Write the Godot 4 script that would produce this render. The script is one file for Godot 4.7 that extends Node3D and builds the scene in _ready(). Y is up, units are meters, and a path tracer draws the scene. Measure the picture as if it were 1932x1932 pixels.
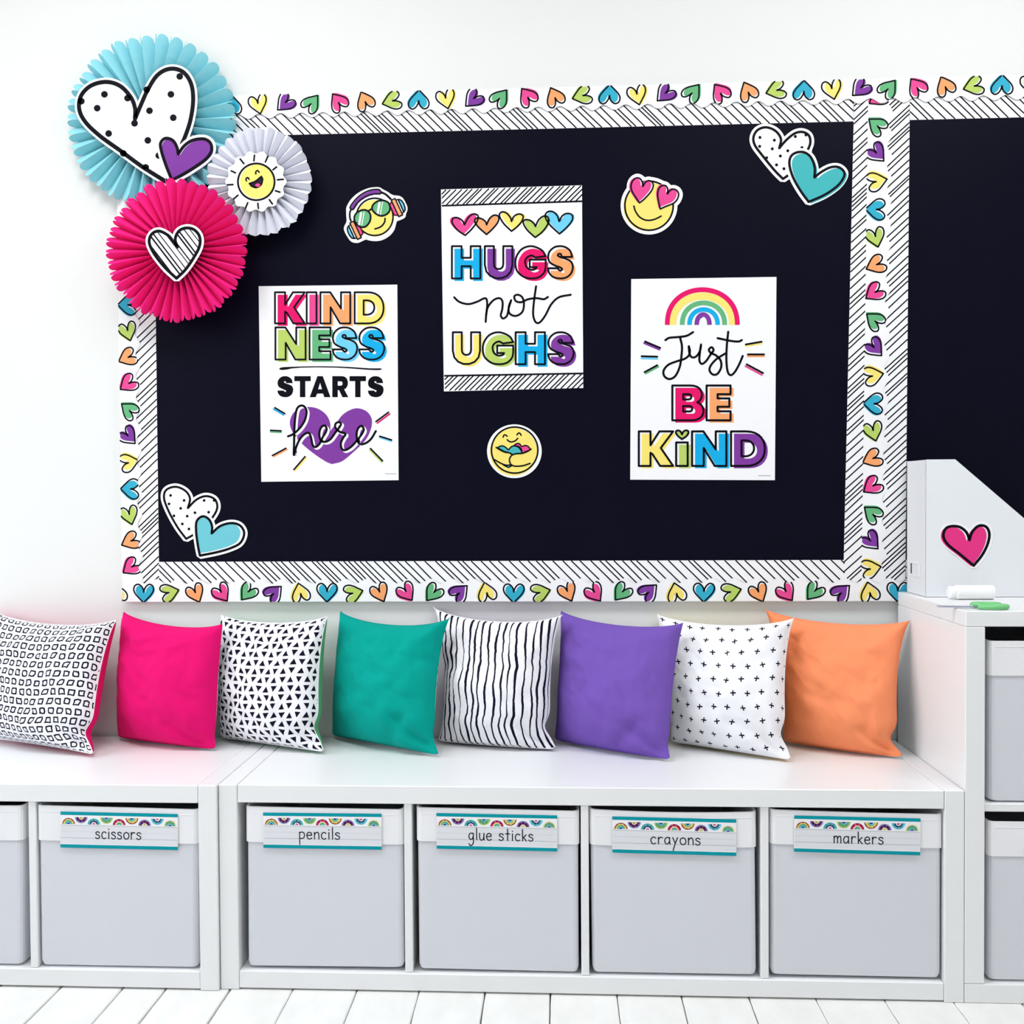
extends Node3D

# ---------------------------------------------------------------- camera model (photo pixels <-> places)
const FOCAL := 1826.9
const EYE := Vector3(0.0, 0.9939, 2.2927)
const TURN := Vector3(-0.018423, 0.047527, -0.006122)
var eye_basis := Basis.from_euler(TURN)

const DZ := 0.00012          # one ink layer
const STROKE := 1.28         # ink spreads a little
const BOARD_Z := 0.0126      # face of the black paper
const BENCH_TOP := 0.415
const BENCH_X := -0.684
const BENCH_W := 1.467
const BENCH_D := 0.39
const POST := 0.0375

var mats := {}
var taken := {}
var rng := RandomNumberGenerator.new()

func ray(px: float, py: float) -> Vector3:
	return eye_basis * Vector3((px - 966.0) / FOCAL, -(py - 966.0) / FOCAL, -1.0)
func on_z(px: float, py: float, z: float) -> Vector3:
	var d := ray(px, py)
	return EYE + d * ((z - EYE.z) / d.z)
func on_y(px: float, py: float, y: float) -> Vector3:
	var d := ray(px, py)
	return EYE + d * ((y - EYE.y) / d.y)

# ---------------------------------------------------------------- nodes, names, labels
func numbered(called: String) -> String:
	var n: int = taken.get(called, 0)
	taken[called] = n + 1
	return called if n == 0 else "%s_%03d" % [called, n]

func thing(called: String, label: String, category: String, at: Vector3, group := "") -> Node3D:
	var o := Node3D.new()
	o.name = numbered(called)
	add_child(o)
	o.position = at
	o.set_meta("label", label)
	o.set_meta("category", category)
	if group != "":
		o.set_meta("group", group)
	return o

func structure(called: String) -> Node3D:
	var o := Node3D.new()
	o.name = called
	add_child(o)
	o.set_meta("kind", "structure")
	return o

func part(called: String, mesh: Mesh, m: Material, parent: Node3D, at := Vector3.ZERO, label := "") -> MeshInstance3D:
	var o := MeshInstance3D.new()
	o.name = called
	o.mesh = mesh
	o.material_override = m
	o.position = at
	o.cast_shadow = GeometryInstance3D.SHADOW_CASTING_SETTING_ON
	parent.add_child(o, true)
	if label != "":
		o.set_meta("label", label)
	return o

func solid(called: String, mesh: Mesh, m: Material, at: Vector3) -> MeshInstance3D:
	var o := part(called, mesh, m, self, at)
	o.set_meta("kind", "structure")
	return o

# ---------------------------------------------------------------- materials
func mat(key: String, col: Color, rough := 0.6, bump := 0.0, scale := 1.0, spec := 0.5) -> StandardMaterial3D:
	if mats.has(key):
		return mats[key]
	var m := StandardMaterial3D.new()
	m.albedo_color = col
	m.roughness = rough
	m.metallic_specular = spec
	if bump > 0.0:
		m.normal_enabled = true
		m.normal_texture = noise_normal()
		m.normal_scale = bump
		m.uv1_triplanar = true
		m.uv1_scale = Vector3.ONE * scale
	mats[key] = m
	return m

var noise_tex: Texture2D
func noise_normal() -> Texture2D:
	if noise_tex == null:
		var n := FastNoiseLite.new()
		n.seed = 11
		n.frequency = 0.06
		n.fractal_octaves = 3
		var t := 256
		var img := Image.create(t, t, true, Image.FORMAT_RGB8)
		for y in t:
			for x in t:
				var g := 0.5 + 0.5 * seamless(n, x, y, t)
				img.set_pixel(x, y, Color(g, g, g))
		img.bump_map_to_normal_map(2.0)
		noise_tex = ImageTexture.create_from_image(img)
	return noise_tex

func seamless(n: FastNoiseLite, x: int, y: int, t: int) -> float:
	var fx := float(x) / t
	var fy := float(y) / t
	var a := n.get_noise_2d(x, y)
	var b := n.get_noise_2d(x - t, y)
	var c := n.get_noise_2d(x, y - t)
	var d := n.get_noise_2d(x - t, y - t)
	return lerpf(lerpf(a, b, fx), lerpf(c, d, fx), fy)

func rgb(r: int, g: int, b: int) -> Color:
	return Color8(r, g, b)

var ink: StandardMaterial3D      # printed paper: colour from the vertices

var HOT := Color8(232, 22, 108)
var PINK := Color8(234, 78, 150)
var ORANGE := Color8(249, 167, 110)
var YELLOW := Color8(250, 229, 122)
var LIME := Color8(186, 210, 106)
var GREEN := Color8(104, 182, 126)
var SKY := Color8(112, 206, 240)
var BLUE := Color8(26, 174, 230)
var AQUA := Color8(58, 174, 204)
var PURPLE := Color8(130, 62, 158)
var TURQ := Color8(72, 182, 186)
var TEAL := Color8(6, 152, 166)
var BLACK := Color8(12, 10, 20)
var PAPER := Color8(250, 250, 252)

# ---------------------------------------------------------------- mesh helpers
func box_mesh(size: Vector3, bevel := 0.0015) -> ArrayMesh:
	# box with chamfered edges, centred
	var h := size * 0.5
	var b: float = minf(bevel, minf(h.x, minf(h.y, h.z)) * 0.45)
	var st := SurfaceTool.new()
	st.begin(Mesh.PRIMITIVE_TRIANGLES)
	var ax := [Vector3.RIGHT, Vector3.UP, Vector3.BACK]
	for i in 3:
		for s in [-1.0, 1.0]:
			var n: Vector3 = ax[i] * s
			var u: Vector3 = ax[(i + 1) % 3]
			var w: Vector3 = ax[(i + 2) % 3]
			var hu: float = h[(i + 1) % 3] - b
			var hw: float = h[(i + 2) % 3] - b
			var c: Vector3 = n * h[i]
			quad(st, c - u * hu - w * hw, c + u * hu - w * hw, c + u * hu + w * hw, c - u * hu + w * hw, n)
	for i in 3:
		var u2: Vector3 = ax[i]
		var j := (i + 1) % 3
		var k := (i + 2) % 3
		for s in [-1.0, 1.0]:
			for t in [-1.0, 1.0]:
				var n2: Vector3 = (ax[j] * s + ax[k] * t).normalized()
				var p: Vector3 = ax[j] * s * h[j] + ax[k] * t * (h[k] - b)
				var q: Vector3 = ax[j] * s * (h[j] - b) + ax[k] * t * h[k]
				var e: Vector3 = u2 * (h[i] - b)
				quad(st, p - e, p + e, q + e, q - e, n2)
	for sx in [-1.0, 1.0]:
		for sy in [-1.0, 1.0]:
			for sz in [-1.0, 1.0]:
				var a := Vector3(sx * h.x, sy * (h.y - b), sz * (h.z - b))
				var b2 := Vector3(sx * (h.x - b), sy * h.y, sz * (h.z - b))
				var c2 := Vector3(sx * (h.x - b), sy * (h.y - b), sz * h.z)
				tri(st, a, b2, c2, Vector3(sx, sy, sz).normalized())
	return st.commit()

func tri(st: SurfaceTool, a: Vector3, b: Vector3, c: Vector3, n: Vector3) -> void:
	if (b - a).cross(c - a).dot(n) > 0.0:      # front faces run clockwise
		var t := b
		b = c
		c = t
	for p in [a, b, c]:
		st.set_normal(n)
		st.add_vertex(p)

func quad(st: SurfaceTool, a: Vector3, b: Vector3, c: Vector3, d: Vector3, n: Vector3) -> void:
	tri(st, a, b, c, n)
	tri(st, a, c, d, n)

func slab(called: String, lo: Vector3, hi: Vector3, m: Material, parent: Node3D, bevel := 0.0015, label := "") -> MeshInstance3D:
	return part(called, box_mesh(hi - lo, bevel), m, parent, (lo + hi) * 0.5 - (parent.position if parent != self else Vector3.ZERO), label)

func tube_mesh(pts: PackedVector3Array, r: float, closed := false, sides := 8) -> ArrayMesh:
	var st := SurfaceTool.new()
	st.begin(Mesh.PRIMITIVE_TRIANGLES)
	var n := pts.size()
	var rings := []
	for i in n:
		var a: Vector3 = pts[(i - 1 + n) % n] if (closed or i > 0) else pts[i]
		var b: Vector3 = pts[(i + 1) % n] if (closed or i < n - 1) else pts[i]
		var t := (b - a).normalized()
		var u := t.cross(Vector3(0.31, 0.87, 0.38)).normalized()
		var w := t.cross(u)
		var ring := []
		for k in sides:
			var an := TAU * k / sides
			ring.append([pts[i] + (u * cos(an) + w * sin(an)) * r, u * cos(an) + w * sin(an)])
		rings.append(ring)
	var last := n if closed else n - 1
	for i in last:
		var r0: Array = rings[i]
		var r1: Array = rings[(i + 1) % n]
		for k in sides:
			var k2 := (k + 1) % sides
			smooth_quad(st, r0[k], r1[k], r1[k2], r0[k2])
	if not closed:
		for e in [0, n - 1]:
			var rr: Array = rings[e]
			var nn: Vector3 = (pts[0] - pts[1]).normalized() if e == 0 else (pts[n - 1] - pts[n - 2]).normalized()
			for k in sides:
				tri(st, pts[e], rr[k][0], rr[(k + 1) % sides][0], nn)
	return st.commit()

func smooth_quad(st: SurfaceTool, a: Array, b: Array, c: Array, d: Array) -> void:
	smooth_tri(st, a, b, c)
	smooth_tri(st, a, c, d)
func smooth_tri(st: SurfaceTool, a: Array, b: Array, c: Array) -> void:
	var g: Vector3 = (b[0] - a[0]).cross(c[0] - a[0])
	if g.dot(a[1] + b[1] + c[1]) > 0.0:
		var t := b
		b = c
		c = t
	for p in [a, b, c]:
		st.set_normal(p[1])
		st.add_vertex(p[0])

# ---------------------------------------------------------------- flat art: polygons and strokes on a sheet
# The current sheet maps drawing units to metres on its plane (x right, y up), relative to the thing's origin.
var art_v := PackedVector3Array()
var art_c := PackedColorArray()
var art_o := Vector2.ZERO      # crop corner in photo pixels
var art_s := 1.0               # crop magnification
var art_org := Vector3.ZERO
var art_local := false
var art_unit := 0.001
var art_front := 0.0

func crop(o: Vector2, s: float, org: Vector3) -> void:
	art_o = o
	art_s = s
	art_org = org
	art_local = false
	art_unit = (EYE.z - org.z) / FOCAL / s
func local_art(org: Vector3, unit: float) -> void:
	art_org = org
	art_local = true
	art_unit = unit
func mp(p: Vector2) -> Vector2:
	if art_local:
		return Vector2(p.x, -p.y) * art_unit
	var w := on_z(art_o.x + p.x / art_s, art_o.y + p.y / art_s, art_org.z)
	return Vector2(w.x - art_org.x, w.y - art_org.y)
func mpa(pts: PackedVector2Array) -> PackedVector2Array:
	var r := PackedVector2Array()
	for p in pts:
		r.append(mp(p))
	return r

func ink_tri(a: Vector2, b: Vector2, c: Vector2, z: float, col: Color) -> void:
	if (b - a).cross(c - a) > 0.0:
		var t := b
		b = c
		c = t
	for p in [a, b, c]:
		art_v.append(Vector3(p.x, p.y, z))
		art_c.append(col)

func fill_m(pts: PackedVector2Array, col: Color, lay: int) -> void:   # points already in metres
	var lin := col.srgb_to_linear()
	var ix := Geometry2D.triangulate_polygon(pts)
	if ix.is_empty():
		var alt := Geometry2D.offset_polygon(pts, 0.00002)
		for q in alt:
			var jx := Geometry2D.triangulate_polygon(q)
			for i in range(0, jx.size(), 3):
				ink_tri(q[jx[i]], q[jx[i + 1]], q[jx[i + 2]], lay * DZ, lin)
		return
	for i in range(0, ix.size(), 3):
		ink_tri(pts[ix[i]], pts[ix[i + 1]], pts[ix[i + 2]], lay * DZ, lin)
func fill(pts: PackedVector2Array, col: Color, lay: int, shift := Vector2.ZERO) -> void:
	var q := PackedVector2Array()
	for p in pts:
		q.append(mp(p + shift))
	fill_m(q, col, lay)
func stroke_m(q0: PackedVector2Array, hw: float, col: Color, lay: int, closed := false, round_ends := true) -> void:
	# a mitred ribbon; round dots only at sharp bends and at the ends
	var lin := col.srgb_to_linear()
	var q := PackedVector2Array()
	for p in q0:
		if q.is_empty() or q[q.size() - 1].distance_to(p) > 1e-6:
			q.append(p)
	if closed and q.size() > 2 and q[0].distance_to(q[q.size() - 1]) < 1e-6:
		q.resize(q.size() - 1)
	var n := q.size()
	if n < 2:
		return
	var z := lay * DZ
	var left := PackedVector2Array()     # offsets at the start and end of every segment
	var dots_at := []
	var last := n if closed else n - 1
	for i in last:
		for e in 2:
			var k := (i + e) % n
			var d := (q[(i + 1) % n] - q[i]).normalized()
			var w := d.orthogonal()
			var inner := closed or (k > 0 and k < n - 1)
			if inner:
				var d0 := (q[k] - q[(k - 1 + n) % n]).normalized()
				var d1 := (q[(k + 1) % n] - q[k]).normalized()
				if d0.dot(d1) > 0.6:
					var m := (d0 + d1).normalized().orthogonal()
					w = m / maxf(0.5, m.dot(w))
				elif e == 0:
					dots_at.append(q[k])
			left.append(w * hw)
	for i in last:
		var a := q[i]
		var b := q[(i + 1) % n]
		var wa := left[i * 2]
		var wb := left[i * 2 + 1]
		ink_tri(a + wa, b + wb, b - wb, z, lin)
		ink_tri(a + wa, b - wb, a - wa, z, lin)
	if not closed and round_ends:
		dots_at.append(q[0])
		dots_at.append(q[n - 1])
	for c in dots_at:
		for k in 10:
			var a0 := TAU * k / 10.0
			var a1 := TAU * (k + 1) / 10.0
			ink_tri(c, c + Vector2(cos(a0), sin(a0)) * hw, c + Vector2(cos(a1), sin(a1)) * hw, z + 0.00004, lin)
func stroke(pts: PackedVector2Array, w: float, col: Color, lay: int, closed := false, shift := Vector2.ZERO) -> void:
	var q := PackedVector2Array()
	for p in pts:
		q.append(mp(p + shift))
	stroke_m(q, w * art_unit * 0.5 * STROKE, col, lay, closed)
func disc(c: Vector2, r: float, col: Color, lay: int, ry := -1.0) -> void:
	fill(oval(c, r, r if ry < 0.0 else ry), col, lay)
func oval(c: Vector2, rx: float, ry: float, n := 40) -> PackedVector2Array:
	var p := PackedVector2Array()
	for k in n:
		p.append(c + Vector2(cos(TAU * k / n) * rx, sin(TAU * k / n) * ry))
	return p

func print_part(called: String, parent: Node3D, label := "") -> MeshInstance3D:
	var arr := []
	arr.resize(Mesh.ARRAY_MAX)
	arr[Mesh.ARRAY_VERTEX] = art_v
	var nn := PackedVector3Array()
	nn.resize(art_v.size())
	nn.fill(Vector3(0, 0, 1))
	arr[Mesh.ARRAY_NORMAL] = nn
	arr[Mesh.ARRAY_COLOR] = art_c
	var m := ArrayMesh.new()
	m.add_surface_from_arrays(Mesh.PRIMITIVE_TRIANGLES, arr)
	art_v = PackedVector3Array()
	art_c = PackedColorArray()
	return part(called, m, ink, parent, Vector3.ZERO, label)

func card_mesh(q: PackedVector2Array, th: float) -> ArrayMesh:   # sheet: face at z = 0, back at -th
	var st := SurfaceTool.new()
	st.begin(Mesh.PRIMITIVE_TRIANGLES)
	var ix := Geometry2D.triangulate_polygon(q)
	for i in range(0, ix.size(), 3):
		var a := q[ix[i]]
		var b := q[ix[i + 1]]
		var c := q[ix[i + 2]]
		tri(st, Vector3(a.x, a.y, 0), Vector3(b.x, b.y, 0), Vector3(c.x, c.y, 0), Vector3.BACK)
		tri(st, Vector3(a.x, a.y, -th), Vector3(b.x, b.y, -th), Vector3(c.x, c.y, -th), Vector3.FORWARD)
	var n := q.size()
	var ccw := 1.0 if not Geometry2D.is_polygon_clockwise(q) else -1.0
	for i in n:
		var a := q[i]
		var b := q[(i + 1) % n]
		var e := (b - a).normalized()
		var nn := Vector3(e.y, -e.x, 0) * ccw
		quad(st, Vector3(a.x, a.y, 0), Vector3(b.x, b.y, 0), Vector3(b.x, b.y, -th), Vector3(a.x, a.y, -th), nn)
	return st.commit()

# ---------------------------------------------------------------- curves
func pts2(a: Array) -> PackedVector2Array:
	var r := PackedVector2Array()
	for i in range(0, a.size(), 2):
		r.append(Vector2(a[i], a[i + 1]))
	return r
func spl(a: Array, closed := false, sub := 6) -> PackedVector2Array:
	var p := pts2(a)
	var n := p.size()
	var r := PackedVector2Array()
	var last := n if closed else n - 1
	for i in last:
		var p0 := p[(i - 1 + n) % n] if (closed or i > 0) else p[i] * 2.0 - p[i + 1]
		var p1 := p[i]
		var p2 := p[(i + 1) % n]
		var p3 := p[(i + 2) % n] if (closed or i + 2 < n) else p2 * 2.0 - p1
		for k in sub:
			var t := float(k) / sub
			r.append(0.5 * (2.0 * p1 + (p2 - p0) * t + (2.0 * p0 - 5.0 * p1 + 4.0 * p2 - p3) * t * t + (3.0 * p1 - p0 - 3.0 * p2 + p3) * t * t * t))
	if not closed:
		r.append(p[n - 1])
	return r
func joined(a: PackedVector2Array, b: PackedVector2Array) -> PackedVector2Array:
	var r := a.duplicate()
	for i in range(1, b.size() - 1):
		r.append(b[i])
	return r
func heart_of(left: Array, right: Array) -> PackedVector2Array:
	# left runs tip -> notch, right runs notch -> tip
	return joined(spl(left), spl(right))

func path(text: String, n := 7) -> PackedVector2Array:       # M L Q C commands
	var r := PackedVector2Array()
	var t := text.split(" ", false)
	var i := 0
	while i < t.size():
		var c := t[i]
		if c == "M" or c == "L":
			r.append(Vector2(float(t[i + 1]), float(t[i + 2])))
			i += 3
		elif c == "Q":
			var p0 := r[r.size() - 1]
			var p1 := Vector2(float(t[i + 1]), float(t[i + 2]))
			var p2 := Vector2(float(t[i + 3]), float(t[i + 4]))
			for k in range(1, n + 1):
				var s := float(k) / n
				r.append(p0.lerp(p1, s).lerp(p1.lerp(p2, s), s))
			i += 5
		elif c == "C":
			var b0 := r[r.size() - 1]
			var b1 := Vector2(float(t[i + 1]), float(t[i + 2]))
			var b2 := Vector2(float(t[i + 3]), float(t[i + 4]))
			var b3 := Vector2(float(t[i + 5]), float(t[i + 6]))
			for k in range(1, n + 1):
				r.append(b0.bezier_interpolate(b1, b2, b3, float(k) / n))
			i += 7
		else:
			i += 1
	return r

# ---------------------------------------------------------------- block letters (unit boxes, y down)
var glyphs := {}
func make_glyphs() -> void:
	glyphs["I"] = [path("M 0 0 L 1 0 L 1 1 L 0 1")]
	glyphs["K"] = [path("M 0 0 L .34 0 L .34 .40 L .60 0 L 1 0 L .64 .48 L 1 1 L .62 1 L .40 .66 L .34 .62 L .34 1 L 0 1")]
	glyphs["N"] = [path("M 0 0 L .33 0 L .69 .52 L .69 0 L 1 0 L 1 1 L .66 1 L .34 .48 L .34 1 L 0 1")]
	glyphs["D"] = [path("M 0 0 L .45 0 C .8 0 1 .2 1 .5 C 1 .8 .8 1 .45 1 L 0 1"), path("M .31 .26 L .44 .26 C .58 .27 .68 .35 .68 .49 C .68 .62 .58 .71 .44 .72 L .31 .72")]
	glyphs["E"] = [path("M 0 0 L 1 0 L 1 .25 L .46 .25 L .46 .37 L .95 .37 L .95 .61 L .46 .61 L .46 .74 L 1 .74 L 1 1 L 0 1")]
	glyphs["H"] = [path("M 0 0 L .34 0 L .34 .36 L .66 .36 L .66 0 L 1 0 L 1 1 L .66 1 L .66 .62 L .34 .62 L .34 1 L 0 1")]
	glyphs["U"] = [path("M 0 0 L .33 0 L .33 .56 C .33 .76 .67 .76 .67 .56 L .67 0 L 1 0 L 1 .58 C 1 1.14 0 1.14 0 .58")]
	glyphs["B"] = [path("M 0 0 L .58 0 C .86 0 .95 .14 .95 .26 C .95 .36 .9 .44 .8 .48 C .92 .52 1 .62 1 .73 C 1 .9 .85 1 .62 1 L 0 1"), path("M .35 .25 L .52 .25 C .64 .25 .64 .40 .52 .40 L .35 .40"), path("M .35 .59 L .55 .59 C .67 .59 .67 .745 .55 .745 L .35 .745")]
	glyphs["T"] = [path("M 0 0 L 1 0 L 1 .24 L .67 .24 L .67 1 L .34 1 L .34 .24 L 0 .24")]
	glyphs["A"] = [path("M .37 0 L .63 0 L 1 1 L .70 1 L .64 .83 L .36 .83 L .29 1 L 0 1"), path("M .5 .32 L .59 .62 L .41 .62")]
	glyphs["R"] = [path("M 0 0 L .58 0 C .86 0 .97 .15 .97 .33 C .97 .48 .88 .58 .74 .63 L 1 1 L .63 1 L .42 .67 L .34 .67 L .34 1 L 0 1"), path("M .34 .25 L .53 .25 C .67 .25 .67 .45 .53 .45 L .34 .45")]
	glyphs["S"] = [unit_box(joined_open(spl([980, 568, 962, 512, 918, 478, 868, 469, 818, 480, 776, 520, 764, 570, 780, 618, 828, 648, 872, 664, 890, 680, 876, 694, 858, 684, 852, 672]), spl([762, 672, 772, 712, 806, 750, 860, 765, 920, 759, 968, 722, 986, 662, 970, 612, 922, 585, 880, 572, 852, 556, 858, 540, 878, 542, 886, 568])))]
	glyphs["G"] = [unit_box(joined_open(spl([893, 577, 866, 537, 800, 511, 738, 526, 700, 570, 688, 620, 700, 675, 746, 715, 802, 725, 852, 714, 884, 682, 893, 645]), joined_open(pts2([893, 600, 785, 600, 785, 650, 832, 650]), spl([824, 662, 798, 668, 768, 654, 755, 625, 758, 598, 776, 580, 800, 573, 822, 586]))))]

func joined_open(a: PackedVector2Array, b: PackedVector2Array) -> PackedVector2Array:
	var r := a.duplicate()
	r.append_array(b)
	return r
func unit_box(p: PackedVector2Array) -> PackedVector2Array:
	var lo := p[0]
	var hi := p[0]
	for q in p:
		lo = lo.min(q)
		hi = hi.max(q)
	var r := PackedVector2Array()
	for q in p:
		r.append((q - lo) / (hi - lo))
	return r
func placed(p: PackedVector2Array, x0: float, y0: float, x1: float, y1: float) -> PackedVector2Array:
	var r := PackedVector2Array()
	for q in p:
		r.append(Vector2(lerpf(x0, x1, q.x), lerpf(y0, y1, q.y)))
	return r
func letter(ch: String, x0: float, y0: float, x1: float, y1: float, col: Color, shift: Vector2, w: float) -> void:
	var g: Array = glyphs[ch]
	for i in g.size():
		var q := placed(g[i], x0, y0, x1, y1)
		fill(q, col if i == 0 else PAPER, 1 + (1 if i > 0 else 0), shift)
		if w > 0.0:
			stroke(q, w, BLACK, 4, true)

# ---------------------------------------------------------------- the pupil-hand letters on the bin labels (x-height 1, y down, baseline 0)
var hand := {}
func make_hand() -> void:
	hand["s"] = [0.62, [spl([.58, -.82, .42, -.98, .18, -.96, .06, -.78, .18, -.6, .42, -.5, .6, -.3, .5, -.06, .24, .02, .02, -.14])]]
	hand["c"] = [0.68, [spl([.64, -.84, .44, -1, .18, -.9, .04, -.56, .12, -.16, .36, .02, .64, -.1])]]
	hand["i"] = [0.2, [spl([.1, -1, .1, 0]), spl([.08, -1.42, .12, -1.36])]]
	hand["o"] = [0.78, [spl([.4, -1, .12, -.82, .04, -.46, .18, -.08, .42, 0, .68, -.14, .78, -.5, .66, -.86, .4, -1])]]
	hand["r"] = [0.58, [spl([.06, -1, .08, 0]), spl([.08, -.66, .24, -.92, .42, -1, .58, -.9])]]
	hand["p"] = [0.74, [spl([.06, -1, .08, .86]), spl([.08, -.86, .3, -1, .56, -.96, .72, -.66, .66, -.24, .42, -.04, .1, -.1])]]
	hand["e"] = [0.72, [spl([.06, -.52, .38, -.54, .66, -.56, .6, -.88, .36, -1, .12, -.82, .04, -.44, .2, -.06, .46, .02, .7, -.14])]]
	hand["n"] = [0.7, [spl([.06, -1, .08, 0]), spl([.08, -.66, .28, -.94, .48, -1, .62, -.8, .66, -.4, .66, 0])]]
	hand["l"] = [0.2, [spl([.1, -1.75, .12, 0])]]
	hand["g"] = [0.74, [spl([.64, -.92, .36, -1, .12, -.8, .06, -.4, .24, -.06, .5, -.14, .64, -.5]), spl([.64, -1, .66, -.2, .66, .4, .48, .8, .24, .84, .04, .6])]]
	hand["u"] = [0.7, [spl([.06, -1, .06, -.4, .16, -.04, .38, .02, .58, -.2, .64, -.6, .64, -1]), spl([.64, -.6, .66, 0])]]
	hand["t"] = [0.6, [spl([.3, -1.7, .31, 0]), spl([.04, -1, .56, -1])]]
	hand["k"] = [0.62, [spl([.06, -1.7, .1, 0]), spl([.56, -.9, .12, -.42]), spl([.2, -.5, .6, .02])]]
	hand["a"] = [0.76, [spl([.66, -.86, .42, -1, .14, -.84, .04, -.42, .2, -.04, .46, -.08, .66, -.44]), spl([.66, -1, .68, -.3, .72, 0])]]
	hand["y"] = [0.7, [spl([.04, -1, .38, -.1]), spl([.68, -1, .34, -.02, .1, .9])]]
	hand["m"] = [1.0, [spl([.06, -1, .06, 0]), spl([.06, -.7, .24, -.98, .42, -.96, .5, -.6, .5, 0]), spl([.5, -.66, .68, -.98, .86, -.96, .94, -.6, .94, 0])]]

# ================================================================ the scene
func _ready() -> void:
	rng.seed = 7
	# ---- camera
	var cam := Camera3D.new()
	cam.name = "camera"
	cam.position = EYE
	cam.rotation = TURN
	cam.fov = rad_to_deg(2.0 * atan(966.0 / FOCAL))
	cam.near = 0.05
	add_child(cam)
	cam.current = true
	# ---- sky and exposure
	var we := WorldEnvironment.new()
	we.name = "world_environment"
	var env := Environment.new()
	env.background_mode = Environment.BG_SKY
	var sky := Sky.new()
	var sm := ProceduralSkyMaterial.new()
	sm.sky_top_color = Color(0.90, 0.92, 0.95)
	sm.sky_horizon_color = Color(0.96, 0.965, 0.97)
	sm.ground_horizon_color = Color(0.80, 0.80, 0.78)
	sm.ground_bottom_color = Color(0.60, 0.60, 0.58)
	sm.sky_energy_multiplier = 3.7
	sm.ground_energy_multiplier = 1.8
	sky.sky_material = sm
	env.sky = sky
	env.tonemap_mode = Environment.TONE_MAPPER_LINEAR
	env.tonemap_exposure = 0.28
	env.sdfgi_enabled = true
	env.ssao_enabled = true
	env.ssil_enabled = true
	we.environment = env
	add_child(we)
	# ---- ceiling panels
	ceiling_light(Vector3(-0.95, 2.72, 1.1), "square white ceiling panel light nearer the window wall")
	ceiling_light(Vector3(1.05, 2.72, 1.1), "square white ceiling panel light above the magazine file end")

	ink = StandardMaterial3D.new()
	ink.vertex_color_use_as_albedo = true
	ink.roughness = 0.55
	ink.metallic_specular = 0.25
	make_glyphs()
	make_hand()
	room()
	boards()
	borders()
	posters()
	stickers()
	rosettes()
	bench()
	cushions()
	shelf_unit()
	print("built")

func ceiling_light(at: Vector3, label: String) -> void:
	var t := thing("ceiling_light", label, "ceiling light", at, "ceiling panel lights")
	var white := mat("fitting", rgb(240, 240, 240), 0.4)
	slab("frame", at + Vector3(-0.62, -0.012, -0.32), at + Vector3(0.62, 0.029, 0.32), white, t, 0.004)
	var glow := StandardMaterial3D.new()
	glow.albedo_color = Color(0.95, 0.95, 0.95)
	glow.emission_enabled = true
	glow.emission = Color(0.985, 0.99, 1.0)
	glow.emission_energy_multiplier = 1.5
	part("diffuser", box_mesh(Vector3(1.18, 0.004, 0.58), 0.001), glow, t, Vector3(0, -0.015, 0))
	var l := AreaLight3D.new()
	l.name = "panel_glow"
	l.area_size = Vector2(1.16, 0.56)
	l.light_color = Color(0.985, 0.99, 1.0)
	l.light_energy = 8.2
	l.area_range = 9.0
	l.shadow_enabled = true
	l.rotation_degrees = Vector3(-90, 0, 0)
	l.position = Vector3(0, -0.03, 0)
	t.add_child(l)

# ---------------------------------------------------------------- room shell
func room() -> void:
	var paint := mat("wall_paint", rgb(236, 237, 235), 0.85, 0.0, 1.0, 0.3)
	var X0 := -2.4
	var X1 := 2.6
	var Z1 := 4.6
	var H := 2.75
	var t := 0.12
	solid("wall_back", box_mesh(Vector3(X1 - X0 + 2 * t, H, t), 0.0), paint, Vector3((X0 + X1) / 2, H / 2, -t / 2))
	solid("wall_right", box_mesh(Vector3(t, H, Z1), 0.0), paint, Vector3(X1 + t / 2, H / 2, Z1 / 2))
	solid("ceiling", box_mesh(Vector3(X1 - X0 + 2 * t, t, Z1 + 2 * t), 0.0), mat("ceiling_paint", rgb(246, 246, 245), 0.9), Vector3((X0 + X1) / 2, H + t / 2, Z1 / 2))
	# left wall with an opening
	wall_with_window("wall_left", paint, true, X0 - t / 2, 0.0, Z1, H, t, 0.25, 2.5, 0.75, 2.5, "window_1")
	solid("wall_front", box_mesh(Vector3(X1 - X0 + 2 * t, H, t), 0.0), paint, Vector3((X0 + X1) / 2, H / 2, Z1 + t / 2))
	slab_struct("baseboard_back", Vector3(X0, 0.0, 0.0), Vector3(BENCH_X - 1.48, 0.09, 0.012), mat("trim_white", rgb(244, 244, 243), 0.5))
	floor_planks(X0, X1, Z1)

func slab_struct(called: String, lo: Vector3, hi: Vector3, m: Material) -> void:
	solid(called, box_mesh(hi - lo, 0.002), m, (lo + hi) * 0.5)

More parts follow.
